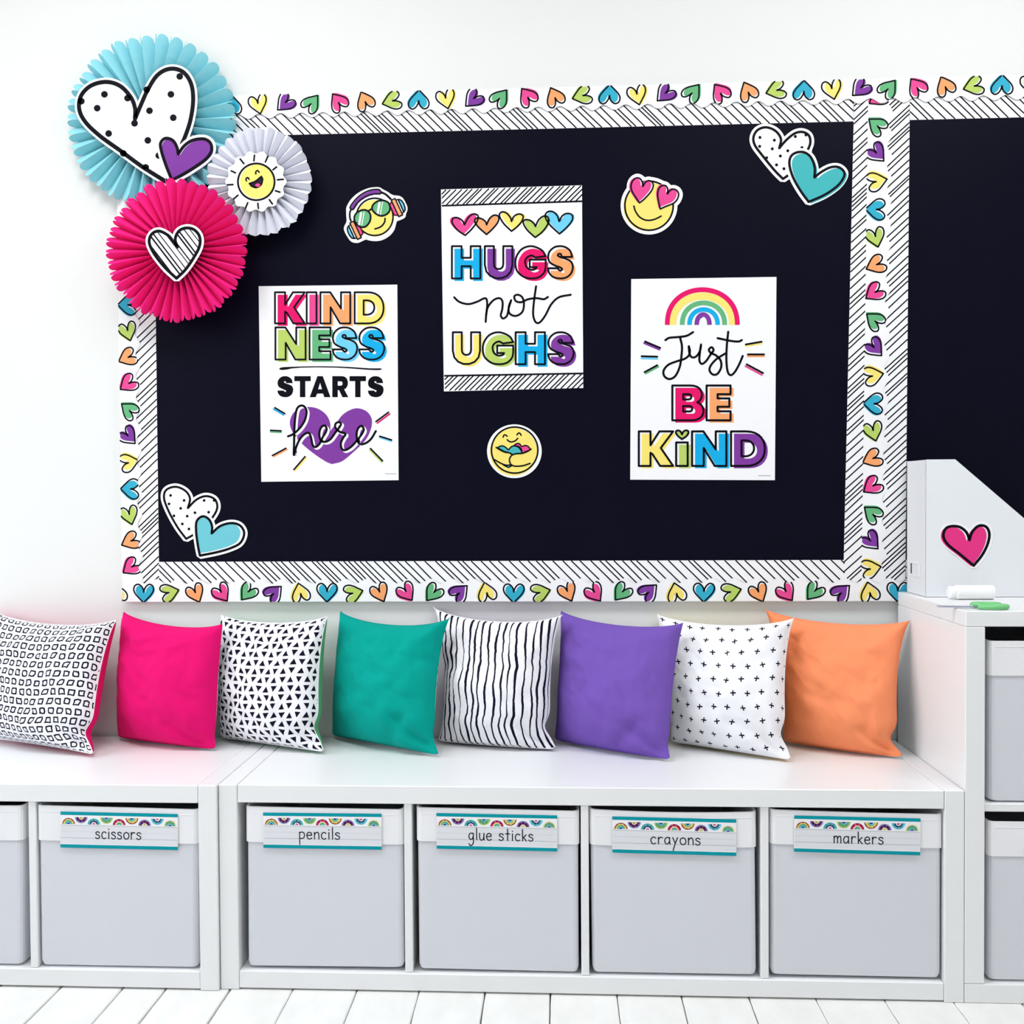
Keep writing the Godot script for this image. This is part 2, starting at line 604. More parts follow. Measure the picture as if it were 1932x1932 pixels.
func wall_with_window(called: String, m: Material, along_z: bool, at: float, a0: float, a1: float, H: float, t: float, w0: float, w1: float, y0: float, y1: float, win: String) -> void:
	var w := structure(called)
	for r in [[a0, a1, 0.0, y0], [a0, a1, y1, H], [a0, w0, y0, y1], [w1, a1, y0, y1]]:
		var size := Vector3(t, r[3] - r[2], r[1] - r[0]) if along_z else Vector3(r[1] - r[0], r[3] - r[2], t)
		var c := Vector3(at, (r[2] + r[3]) / 2, (r[0] + r[1]) / 2) if along_z else Vector3((r[0] + r[1]) / 2, (r[2] + r[3]) / 2, at)
		part("wall_section", box_mesh(size, 0.0), m, w, c)
	var win_n := structure(win)
	var fm := mat("window_frame", rgb(245, 245, 245), 0.4)
	var n := 3
	for k in n + 1:
		var p := lerpf(w0, w1, float(k) / n)
		var size := Vector3(0.05, y1 - y0, 0.05)
		var c := Vector3(at, (y0 + y1) / 2, clampf(p, w0 + 0.025, w1 - 0.025)) if along_z else Vector3(clampf(p, w0 + 0.025, w1 - 0.025), (y0 + y1) / 2, at)
		part("mullion", box_mesh(size, 0.003), fm, win_n, c)
	for y in [y0 + 0.025, y1 - 0.025]:
		var size2 := Vector3(0.05, 0.05, w1 - w0) if along_z else Vector3(w1 - w0, 0.05, 0.05)
		part("rail", box_mesh(size2, 0.003), fm, win_n, Vector3(at, y, (w0 + w1) / 2) if along_z else Vector3((w0 + w1) / 2, y, at))
	var glass := StandardMaterial3D.new()
	glass.transparency = BaseMaterial3D.TRANSPARENCY_ALPHA
	glass.albedo_color = Color(1, 1, 1, 0.06)
	glass.roughness = 0.02
	for k in n:
		var g0 := lerpf(w0, w1, float(k) / n) + 0.03
		var g1 := lerpf(w0, w1, float(k + 1) / n) - 0.03
		var gs := Vector3(0.006, y1 - y0 - 0.1, g1 - g0) if along_z else Vector3(g1 - g0, y1 - y0 - 0.1, 0.006)
		part("pane", box_mesh(gs, 0.0), glass, win_n, Vector3(at, (y0 + y1) / 2, (g0 + g1) / 2) if along_z else Vector3((g0 + g1) / 2, (y0 + y1) / 2, at))

func floor_planks(X0: float, X1: float, Z1: float) -> void:
	var f := structure("floor")
	part("subfloor", box_mesh(Vector3(X1 - X0 + 0.24, 0.1, Z1 + 0.24), 0.0), mat("subfloor", rgb(150, 148, 142), 0.9), f, Vector3((X0 + X1) / 2, -0.072, Z1 / 2))
	var joints := [[228.0, 3.5], [309.5, 5.0], [430.6, 5.0], [549.0, 2.0], [670.6, 2.6], [789.0, 2.2], [913.8, 3.0], [1038.0, 3.0], [1165.0, 1.4], [1287.0, 3.0], [1415.0, 2.6], [1542.0, 1.2], [1671.7, 1.2], [1801.0, 1.6]]
	var xs := []
	for j in joints:
		xs.append([on_y(j[0], 1868.0 + (j[0] - 228.0) / 1573.0 * 25.0, 0.0).x, j[1] * 0.0006])
	var x: float = xs[0][0]
	while x > X0 + 0.2:
		x -= 0.128
		xs.push_front([x, 0.003])
	xs.push_front([X0, 0.0])
	x = xs[xs.size() - 1][0]
	while x < X1 - 0.2:
		x += 0.13
		xs.append([x, 0.002])
	xs.append([X1, 0.0])
	var tones := []
	for k in 4:
		tones.append(plank_mat(k))
	for i in xs.size() - 1:
		var a: float = xs[i][0] + xs[i][1] * 0.5
		var b: float = xs[i + 1][0] - xs[i + 1][1] * 0.5
		part("plank", plank_mesh(b - a, Z1, i), tones[i % 4], f, Vector3((a + b) / 2, rng.randf_range(-0.0008, 0.0), Z1 / 2))

func plank_mesh(w: float, l: float, s: int) -> ArrayMesh:
	# top board with slightly wandering, worn edges
	var st := SurfaceTool.new()
	st.begin(Mesh.PRIMITIVE_TRIANGLES)
	var r := RandomNumberGenerator.new()
	r.seed = 100 + s
	var n := 120
	var prev := []
	for i in n + 1:
		var z := lerpf(-l / 2, l / 2, float(i) / n)
		var e0 := absf(r.randfn(0.0, 0.0004))
		var e1 := absf(r.randfn(0.0, 0.0004))
		var row := [Vector3(-w / 2 + e0, -0.02, z), Vector3(-w / 2 + e0, -0.002, z), Vector3(-w / 2 + e0 + 0.002, 0, z), Vector3(w / 2 - e1 - 0.002, 0, z), Vector3(w / 2 - e1, -0.002, z), Vector3(w / 2 - e1, -0.02, z)]
		var nm := [Vector3.LEFT, Vector3(-1, 1, 0).normalized(), Vector3.UP, Vector3(1, 1, 0).normalized(), Vector3.RIGHT]
		if prev:
			for k in 5:
				quad(st, prev[k], prev[k + 1], row[k + 1], row[k], nm[k])
		prev = row
	return st.commit()

func plank_mat(k: int) -> StandardMaterial3D:
	var m := StandardMaterial3D.new()
	var n := FastNoiseLite.new()
	n.seed = 31 + k
	n.frequency = 0.02
	n.fractal_octaves = 4
	var g := Gradient.new()
	g.set_color(0, rgb(236, 236, 232))
	g.set_color(1, rgb(247, 247, 244))
	var t := NoiseTexture2D.new()
	t.width = 256
	t.height = 256
	t.seamless = true
	t.noise = n
	t.color_ramp = g
	m.albedo_texture = t
	m.uv1_triplanar = true
	m.uv1_scale = Vector3(2.5, 2.5, 1.2)
	m.roughness = 0.5
	m.normal_enabled = true
	m.normal_texture = noise_normal()
	m.normal_scale = 0.15
	return m

# ---------------------------------------------------------------- bulletin boards
const B_TOP := 1.940
const B_BOT := 0.742
const IN_TOP := 1.847
const IN_BOT := 0.8365
func boards() -> void:
	var edge := mat("board_core", rgb(232, 230, 226), 0.8)
	var black := mat("black_paper", rgb(11, 11, 27), 0.42, 0.25, 9.0, 0.17)
	for r in [[-1.047, 0.746, "large black paper bulletin board holding three posters", ], [0.748, 1.75, "black paper bulletin board beyond the striped column, behind the magazine file"]]:
		var at := Vector3((r[0] + r[1]) / 2, B_BOT, 0.0)
		var t := thing("bulletin_board", r[2], "bulletin board", at, "bulletin boards")
		slab("backing", Vector3(r[0], B_BOT, 0.0012), Vector3(r[1], B_TOP, 0.012), edge, t, 0.001)
		slab("paper_cover", Vector3(r[0] + 0.004, B_BOT + 0.004, 0.012), Vector3(r[1] - 0.001, B_TOP - 0.004, BOARD_Z), black, t, 0.0002, "black backing paper")

func wave_edge(len: float, w0: float, amp: float, period: float, phase: float) -> PackedVector2Array:
	# strip from y = 0 (straight outer edge) to the scalloped edge at about -w0, x from 0 to len
	var q := PackedVector2Array([Vector2(0, 0)])
	var n := int(len / period * 14.0)
	for i in n + 1:
		var x := len * i / n
		q.append(Vector2(x, -w0 - amp * (0.5 - 0.5 * cos(TAU * (x / period + phase))) - 0.0))
	q.append(Vector2(len, 0))
	q.reverse()
	return q

var heart_kinds := []
func make_hearts() -> void:
	var base := heart_of([0, 1, -.42, .56, -.84, .06, -.98, -.36, -.84, -.76, -.5, -.88, -.2, -.66, -.04, -.36, 0, -.08], [0, -.08, .1, -.42, .32, -.76, .62, -.9, .92, -.7, .96, -.28, .74, .16, .36, .6, 0, 1])
	#          colour, tip direction, colour shift, sideways squeeze
	for k in [[YELLOW, Vector2(.22, .97), Vector2(.24, .05), .92], [PURPLE, Vector2(-.73, .68), Vector2(.17, .10), .9], [GREEN, Vector2(.64, -.77), Vector2(.2, -.08), .86], [PINK, Vector2(-.56, -.83), Vector2(.08, -.18), .9], [ORANGE, Vector2(-.4, -.92), Vector2(-.06, -.16), .9], [LIME, Vector2(-.95, .25), Vector2(-.12, -.12), .9], [AQUA, Vector2(.02, -1), Vector2(-.16, -.1), 1.02]]:
		var d: Vector2 = k[1]
		var ang := Vector2(0, 1).angle_to(d)
		var q := PackedVector2Array()
		for p in base:
			q.append(Vector2(p.x * k[3], p.y * 0.96).rotated(ang))
		heart_kinds.append([k[0], q, k[2]])

func heart_strip(called_label: String, at: Vector3, turn: float, len: float, first_s: float, first_kind: int, pitch: float, width: float, count_from: int, count_to: int) -> void:
	# runs along local +x from the origin at its outer straight edge; scallops point to local -y
	var t := thing("scalloped_border", called_label, "border trim", at, "scalloped heart border strips")
	t.rotation.z = turn
	var outline := wave_edge(len, width, 0.0115, 0.0508, 0.2)
	part("border_strip", card_mesh(outline, 0.0006), mat("border_card", PAPER, 0.6, 0.0, 1.0, 0.3), t)
	local_art(at, 1.0)
	var c := PackedVector2Array()
	for p in outline:
		c.append(p)
	var size := 0.0243
	for i in range(count_from, count_to + 1):
		var s := first_s + i * pitch
		if s < -size or s > len + size:
			continue
		var k: Array = heart_kinds[((first_kind + i) % 7 + 7) % 7]
		var body := PackedVector2Array()
		var tint := PackedVector2Array()
		var ctr := Vector2(s, -0.0212 + 0.0012 * sin(i * 2.1))
		for p in k[1]:
			body.append(ctr + Vector2(p.x, -p.y) * size)
			tint.append(ctr + Vector2(p.x + k[2].x, -(p.y + k[2].y)) * size * 0.97)
		for q in Geometry2D.intersect_polygons(tint, c):
			fill_m(q, k[0], 1)
		var ring := body.duplicate()
		ring.append(body[0])
		for q in Geometry2D.intersect_polyline_with_polygon(ring, c):
			stroke_m(q, 0.0018, BLACK, 2)
		if art_v.size() > 0:
			print_part("printed_heart", t)

func stripe_strip(label: String, x0: float, y0: float, x1: float, y1: float, slope: float, z: float, pitch: float, s: int, lean0 := 0.0, lean1 := 0.0) -> void:
	var at := Vector3((x0 + x1) / 2, (y0 + y1) / 2, z)
	var t := thing("striped_border", label, "border trim", at, "striped border strips")
	var q := PackedVector2Array([Vector2(x0 - at.x, y0 - at.y), Vector2(x1 - at.x, y0 - at.y), Vector2(x1 + lean1 - at.x, y1 - at.y), Vector2(x0 + lean0 - at.x, y1 - at.y)])
	part("border_strip", card_mesh(q, 0.0005), mat("border_card", PAPER, 0.6, 0.0, 1.0, 0.3), t)
	local_art(at, 1.0)
	var r := RandomNumberGenerator.new()
	r.seed = s
	var long := maxf(x1 - x0, y1 - y0)
	var wide := minf(x1 - x0, y1 - y0)
	var horiz := (x1 - x0) > (y1 - y0)
	var p := -wide
	while p < long + wide:
		p += pitch * [1.0, 1.2, 0.9, 0.55, 1.1, 0.95, 0.65][r.randi() % 7]
		var a := Vector2.ZERO
		var b := Vector2.ZERO
		var wob := r.randf_range(-0.003, 0.003)
		if horiz:
			var h := y1 - y0
			a = Vector2(x0 - at.x + p, (h / 2) if slope < 0 else (-h / 2))
			b = a + Vector2(h + wob, -h if slope < 0 else h)
		else:
			var w := x1 - x0
			a = Vector2(-w / 2, y0 - at.y + p)
			a.x -= 0.03
			b = a + Vector2(w + 0.06, (w + 0.06 + wob) * signf(slope) * 0.92)
		for seg in Geometry2D.intersect_polyline_with_polygon(PackedVector2Array([a, b]), q):
			stroke_m(seg, 0.0015, BLACK, 1, false, false)
	print_part("printed_stripes", t, "thin black diagonal lines")

func borders() -> void:
	make_hearts()
	var z := BOARD_Z + 0.0006
	stripe_strip("white border strip with black diagonal lines along the top of the large board", -1.045, IN_TOP, 0.684, B_TOP - 0.004, -1, z, 0.0212, 3)
	stripe_strip("white border strip with black diagonal lines along the bottom of the large board", -0.958, B_BOT + 0.004, 0.664, IN_BOT, -1, z, 0.0212, 4)
	stripe_strip("white border strip with black diagonal lines on the rosette side of the large board", -1.045, B_BOT + 0.004, -0.958, IN_TOP, 1, z, 0.0186, 5)
	stripe_strip("white upright striped border strip between the two boards, holding the large board's paper", 0.660, B_BOT + 0.004, 0.7395, IN_TOP + 0.05, 1, z + 0.0001, 0.0186, 6, 0.0255, 0.005)
	stripe_strip("white upright striped border strip beside the black board with the magazine file", 0.740, B_BOT + 0.004, 0.802, IN_TOP + 0.05, 1, z + 0.0001, 0.0186, 7, 0.005, 0.009)
	stripe_strip("white border strip with black diagonal lines along the top of the second board", 0.8115, IN_TOP, 1.745, B_TOP - 0.004, -1, z, 0.0212, 8)
	stripe_strip("white striped border strip along the bottom of the second board, behind the magazine file", 0.8035, B_BOT + 0.004, 1.745, IN_BOT, -1, z, 0.0212, 9)
	var zv := z + 0.0010
	var zh := z + 0.0028
	# top strip: first full heart is the yellow one at pixel (487, 195)
	var a := on_z(487, 195, zh)
	var b := on_z(1783, 162, zh)
	var pitch := (b.x - a.x) / 25.0
	heart_strip("white scalloped border with coloured hearts along the top of the boards", Vector3(-1.047, B_TOP + 0.001, zh), 0.0, 2.79, a.x + 1.047, 0, pitch, 0.0435, -6, 40)
	# bottom strip, turned over: starts at its right end
	var c := on_z(271, 1118, zh)
	var d := on_z(1328, 1118, zh)
	var pb := (d.x - c.x) / 21.0
	heart_strip("white scalloped border with coloured hearts along the bottom of the boards", Vector3(1.745, B_BOT - 0.001, zh), PI, 2.792, 1.745 - d.x, 6, pb, 0.0425, -20, 40)
	# left strip, read from its foot upwards
	var e := on_z(238, 873, zv)
	var f := on_z(238, 625, zv)
	var pl := (f.y - e.y) / 5.0
	heart_strip("white scalloped border with coloured hearts running down below the pink rosette", Vector3(-1.048, 0.784, zv), PI / 2, 1.11, e.y - 0.784, 0, pl, 0.0395, -5, 9)
	var g := on_z(1640, 1073, zv)
	var h := on_z(1660, 342, zv)
	var pm := (h.y - g.y) / 14.0
	heart_strip("white upright scalloped border with coloured hearts between the two boards", Vector3(on_z(1625.5, 1100, zv).x, 0.784, zv), PI / 2 - 0.013, 1.115, g.y - 0.784, 0, pm, 0.0445, -3, 24)

# ---------------------------------------------------------------- posters
func poster_sheet(label: String, corners: Array) -> Node3D:
	var z := BOARD_Z + 0.0012
	var q := PackedVector2Array()
	var mid := Vector3.ZERO
	var w := []
	for c in corners:
		w.append(on_z(c.x, c.y, z))
		mid += w[w.size() - 1] * 0.25
	for p in w:
		q.append(Vector2(p.x - mid.x, p.y - mid.y))
	var t := thing("poster", label, "poster", mid, "classroom posters")
	part("sheet", card_mesh(q, 0.0005), mat("poster_paper", PAPER, 0.5, 0.0, 1.0, 0.4), t, Vector3.ZERO)
	return t

func word(letters: Array, y0: float, y1: float, shift: Vector2, w: float) -> void:
	for l in letters:
		letter(l[0], l[1], y0, l[2], y1, l[3], shift, w)

func dash(x0: float, y0: float, x1: float, y1: float, col: Color, shift: Vector2, w: float) -> void:
	stroke(PackedVector2Array([Vector2(x0, y0), Vector2(x1, y1)]), w, col, 1, false, shift)
	stroke(PackedVector2Array([Vector2(x0, y0), Vector2(x1, y1)]), w, BLACK, 3)

func hatch_band(q: PackedVector2Array, from: Vector2, to: Vector2, dir: Vector2, step: float, w: float, s: int) -> void:
	var r := RandomNumberGenerator.new()
	r.seed = s
	var m := mpa(q)
	var n := int((to - from).length() / step)
	for i in n:
		var p := from.lerp(to, (i + r.randf_range(-0.22, 0.22)) / n)
		for seg in Geometry2D.intersect_polyline_with_polygon(PackedVector2Array([mp(p), mp(p + dir)]), m):
			stroke_m(seg, w * art_unit * 0.5, BLACK, 2, false, true)

func posters() -> void:
	# --- kindness
	var t := poster_sheet("white poster reading KINDNESS STARTS here with a purple heart", [Vector2(488, 540), Vector2(749.5, 537), Vector2(752, 906), Vector2(493, 909)])
	crop(Vector2(470, 520), 4.83, t.position)
	var sh := Vector2(24, 22)
	word([["K", 236, 508, HOT], ["I", 525, 614, PINK], ["N", 650, 922, ORANGE], ["D", 962, 1226, YELLOW]], 152, 436, sh, 13)
	print_part("printed_lettering", t, "coloured outlined word KIND")
	word([["N", 240, 515, LIME], ["E", 551, 742, GREEN], ["S", 762, 985, SKY], ["S", 1003, 1232, BLUE]], 472, 765, sh, 13)
	print_part("printed_lettering", t, "coloured outlined word NESS")
	fill(spl([275, 852, 300, 836, 420, 830, 620, 826, 860, 830, 1100, 845, 1202, 846, 1190, 860, 1080, 858, 860, 842, 620, 836, 420, 842, 350, 855, 300, 860], true), BLACK, 2)
	print_part("printed_rule", t)
	for l in [["S", 258, 402], ["T", 412, 562], ["A", 552, 742], ["R", 758, 905], ["T", 915, 1065], ["S", 1082, 1226]]:
		letter(l[0], l[1], 916, l[2], 1108, BLACK, Vector2.ZERO, 0)
	print_part("printed_lettering", t, "solid black word STARTS")
	var hp := heart_of([755, 1718, 690, 1690, 560, 1600, 440, 1490, 380, 1390, 375, 1310, 420, 1235, 520, 1198, 620, 1210, 700, 1265, 738, 1340, 740, 1415], [740, 1415, 790, 1350, 850, 1270, 930, 1220, 1000, 1210, 1075, 1240, 1118, 1310, 1110, 1400, 1060, 1500, 960, 1600, 850, 1690, 755, 1718])
	fill(hp, PURPLE, 1)
	print_part("printed_heart", t, "purple heart")
	var here := spl([355, 1465, 400, 1445, 462, 1390, 508, 1318, 524, 1240, 505, 1195, 470, 1185, 436, 1215, 420, 1300, 412, 1420, 410, 1540, 408, 1635, 430, 1560, 470, 1480, 520, 1436, 552, 1442, 568, 1490, 580, 1545, 606, 1562, 640, 1535, 668, 1478, 700, 1425, 706, 1390, 686, 1366, 656, 1385, 640, 1440, 652, 1498, 692, 1515, 742, 1490, 790, 1425, 830, 1372, 836, 1346, 812, 1335, 786, 1355, 790, 1390, 830, 1425, 878, 1442, 855, 1482, 836, 1530, 846, 1578, 876, 1590, 930, 1560, 985, 1500, 1030, 1440, 1045, 1400, 1025, 1370, 995, 1390, 980, 1440, 986, 1500, 1012, 1535, 1060, 1528, 1110, 1490, 1155, 1418])
	stroke(here, 18, PAPER, 2, false, Vector2(16, 14))
	stroke(here, 16, BLACK, 4)
	print_part("printed_lettering", t, "black script word here")
	for s in [[235, 1204, 326, 1258, BLUE, -12, 12], [196, 1410, 292, 1415, GREEN, 0, 14], [212, 1640, 335, 1574, ORANGE, 12, 10], [408, 1768, 510, 1650, YELLOW, 12, 10], [1270, 1246, 1156, 1330, HOT, 12, 14], [1190, 1464, 1298, 1498, SKY, 0, 12], [1106, 1576, 1216, 1688, LIME, -6, 12]]:
		dash(s[0], s[1], s[2], s[3], s[4], Vector2(s[5], s[6]), 12)
		print_part("printed_ray", t)
	stroke(PackedVector2Array([Vector2(1240, 1806), Vector2(1340, 1806)]), 4, rgb(150, 150, 165), 1)
	print_part("printed_small_line", t)
	# --- hugs
	t = poster_sheet("white poster reading HUGS not UGHS between striped bands", [Vector2(832, 357.5), Vector2(1098, 349.5), Vector2(1100.5, 732), Vector2(837.5, 738.5)])
	crop(Vector2(780, 320), 3.578, t.position)
	hatch_band(pts2([192, 140, 1138, 110, 1140, 214, 196, 236]), Vector2(110, 240), Vector2(1130, 215), Vector2(115, -115), 36, 8.5, 21)
	stroke(PackedVector2Array([Vector2(196, 244), Vector2(1138, 214)]), 9, BLACK, 3)
	print_part("printed_stripes", t, "striped band across the head")
	hatch_band(pts2([212, 1396, 1144, 1378, 1146, 1474, 216, 1490]), Vector2(130, 1494), Vector2(1140, 1476), Vector2(105, -105), 36, 8.5, 22)
	stroke(PackedVector2Array([Vector2(212, 1392), Vector2(1144, 1376)]), 9, BLACK, 3)
	print_part("printed_stripes", t, "striped band across the foot")
	var hc := [
		[PINK, [350, 444, 300, 410, 262, 360, 270, 328, 300, 326, 330, 345, 345, 372], [345, 372, 370, 325, 405, 300, 436, 312, 430, 350, 395, 400, 350, 444], Vector2(-15, -4)],
		[ORANGE, [494, 438, 440, 390, 414, 350, 425, 328, 460, 332, 485, 350, 494, 372], [494, 372, 515, 330, 545, 308, 574, 318, 570, 355, 535, 400, 494, 438], Vector2(-8, 0)],
		[YELLOW, [662, 416, 610, 365, 580, 310, 598, 286, 630, 295, 655, 325, 662, 350], [662, 350, 680, 315, 712, 300, 740, 312, 732, 348, 700, 386, 662, 416], Vector2(14, -4)],
		[LIME, [822, 458, 770, 410, 742, 362, 752, 340, 785, 342, 812, 362, 824, 384], [824, 384, 845, 340, 880, 314, 910, 325, 906, 370, 870, 420, 822, 458], Vector2(10, 2)],
		[SKY, [986, 434, 920, 372, 890, 318, 905, 286, 940, 284, 970, 310, 984, 350], [984, 350, 1005, 312, 1040, 296, 1072, 308, 1070, 345, 1035, 390, 986, 434], Vector2(12, 0)]]
	for h in hc:
		var q := heart_of(h[1], h[2])
		fill(q, h[0], 1, h[3])
		stroke(q, 9, BLACK, 3, true)
		print_part("printed_heart", t)
	var s2 := Vector2(17, 17)
	word([["H", 260, 452, BLUE], ["U", 482, 668, PURPLE], ["G", 688, 893, HOT], ["S", 908, 1076, ORANGE]], 517, 735, s2, 10)
	print_part("printed_lettering", t, "coloured outlined word HUGS")
	stroke(spl([275, 862, 310, 893, 370, 908, 430, 892, 475, 870, 494, 876, 498, 920, 491, 980, 488, 1028]), 11, BLACK, 3)
	stroke(spl([490, 990, 502, 930, 540, 882, 580, 868, 601, 890, 600, 940, 590, 985, 606, 1005, 632, 985, 645, 930, 660, 882]), 11, BLACK, 3)
	stroke(spl([660, 882, 644, 925, 648, 970, 690, 988, 734, 962, 746, 910, 736, 864, 706, 845, 681, 856, 692, 888, 730, 895, 772, 876, 830, 868, 880, 875, 908, 860]), 11, BLACK, 3)
	stroke(spl([828, 788, 815, 880, 808, 975, 824, 1028, 852, 1032, 890, 985, 930, 910, 982, 862, 1062, 845]), 11, BLACK, 3)
	print_part("printed_lettering", t, "black script word not")
	word([["U", 266, 450, YELLOW], ["G", 468, 674, LIME], ["H", 690, 888, BLUE], ["S", 910, 1082, PURPLE]], 1098, 1314, s2, 10)
	print_part("printed_lettering", t, "coloured outlined word UGHS")
	# --- just be kind
	t = poster_sheet("white poster reading Just BE KiND under a rainbow", [Vector2(1191, 526.5), Vector2(1465, 522.5), Vector2(1462, 906), Vector2(1189, 905)])
	crop(Vector2(1150, 500), 4.6, t.position)
	for a in [[805, 325, 322, HOT, 42, 193], [808, 292, 280, YELLOW, 64, 238], [815, 205, 210, GREEN, 42, 308], [816, 142, 140, BLUE, 40, 366], [812, 75, 68, PURPLE, 40, 410]]:
		var outer := PackedVector2Array()
		var inner := PackedVector2Array()
		var rx: float = a[1]
		var ry: float = 520.0 - a[5]
		for k in 33:
			var an := PI * k / 32.0
			var cx := -cos(an)
			var sy := pow(sin(an), 0.86)
			outer.append(Vector2(a[0] + cx * rx, 520 - sy * ry))
			inner.append(Vector2(a[0] + cx * (rx - a[4]), 520 - sy * (ry - a[4])))
		inner.reverse()
		outer.append_array(inner)
		fill(outer, a[3], 3 if a[1] > 300 else 2)
	print_part("printed_rainbow", t, "rainbow of five arches")
	stroke(spl([485, 652, 520, 632, 600, 625, 670, 614, 725, 583]), 15, BLACK, 2)
	stroke(spl([612, 630, 628, 700, 625, 780, 610, 880, 572, 962, 520, 990, 476, 965, 470, 915, 512, 865, 590, 834, 650, 815, 688, 785, 697, 745, 688, 705]), 15, BLACK, 2)
	stroke(spl([688, 705, 694, 768, 714, 800, 750, 795, 784, 748, 794, 690, 784, 760, 780, 828, 800, 858, 836, 836, 876, 778, 902, 740, 886, 714, 862, 735, 880, 764, 926, 786, 964, 830, 968, 890, 936, 945, 896, 950, 868, 915, 880, 870, 930, 815, 1010, 765]), 15, BLACK, 2)
	stroke(spl([1030, 580, 1018, 700, 1014, 820, 1024, 920, 1050, 956, 1086, 930, 1126, 860, 1156, 790]), 15, BLACK, 2)
	stroke(spl([938, 635, 985, 645, 1060, 660, 1120, 664, 1148, 652]), 15, BLACK, 2)
	print_part("printed_lettering", t, "black script word Just")
	for s in [[308, 664, 440, 720, PURPLE, -8, 14], [278, 792, 414, 796, SKY, 0, 18], [304, 930, 414, 870, GREEN, 10, 12], [1182, 690, 1320, 666, YELLOW, 0, 14], [1200, 776, 1340, 776, ORANGE, 0, 16], [1190, 862, 1332, 938, PINK, -10, 16]]:
		dash(s[0], s[1], s[2], s[3], s[4], Vector2(s[5], s[6]), 13)
		print_part("printed_ray", t)
	var s3 := Vector2(26, 20)
	word([["B", 545, 815, HOT], ["E", 842, 1050, ORANGE]], 1046, 1348, s3, 14)
	print_part("printed_lettering", t, "coloured outlined word BE")
	word([["K", 254, 552, YELLOW], ["N", 716, 1014, BLUE], ["D", 1054, 1348, PURPLE]], 1444, 1744, s3, 14)
	letter("I", 578, 1540, 678, 1744, LIME, s3, 14)
	var ih := heart_of([628, 1512, 590, 1480, 575, 1450, 590, 1436, 615, 1444, 628, 1470], [628, 1470, 645, 1442, 672, 1436, 685, 1452, 668, 1484, 628, 1512])
	fill(ih, LIME, 1, Vector2(10, 4))
	stroke(ih, 13, BLACK, 4, true)
	print_part("printed_lettering", t, "coloured outlined word KiND with a heart dot")
	stroke(PackedVector2Array([Vector2(1292, 1828), Vector2(1394, 1828)]), 4, rgb(150, 150, 165), 1)
	print_part("printed_small_line", t)

# ---------------------------------------------------------------- die-cut stickers
func sticker(called: String, label: String, category: String, outline: PackedVector2Array, grow: float, z: float, centre: Vector2, o: Vector2, s: float, group := "paper cut-outs") -> Node3D:
	var at := on_z(o.x + centre.x / s, o.y + centre.y / s, z)
	var t := thing(called, label, category, at, group)
	crop(o, s, at)
	var q := mpa(outline)
	if grow > 0.0:
		var big := Geometry2D.offset_polygon(q, grow * art_unit, Geometry2D.JOIN_ROUND)
		q = big[0]
		for b in big:
			if absf(area(b)) > absf(area(q)):
				q = b
	part("card", card_mesh(q, 0.0006), mat("cutout_card", PAPER, 0.45, 0.0, 1.0, 0.4), t, Vector3.ZERO, "white card")
	return t

func area(p: PackedVector2Array) -> float:
	var s := 0.0
	for i in p.size():
		s += p[i].cross(p[(i + 1) % p.size()])
	return s * 0.5

func halo(h: PackedVector2Array, grow: float, lay: int) -> void:
	for q in Geometry2D.offset_polygon(mpa(h), grow * art_unit, Geometry2D.JOIN_ROUND):
		fill_m(q, PAPER, lay)

func dots(list: Array, r: float, lay: int) -> void:
	for i in range(0, list.size(), 2):
		disc(Vector2(list[i], list[i + 1]), r, BLACK, lay)

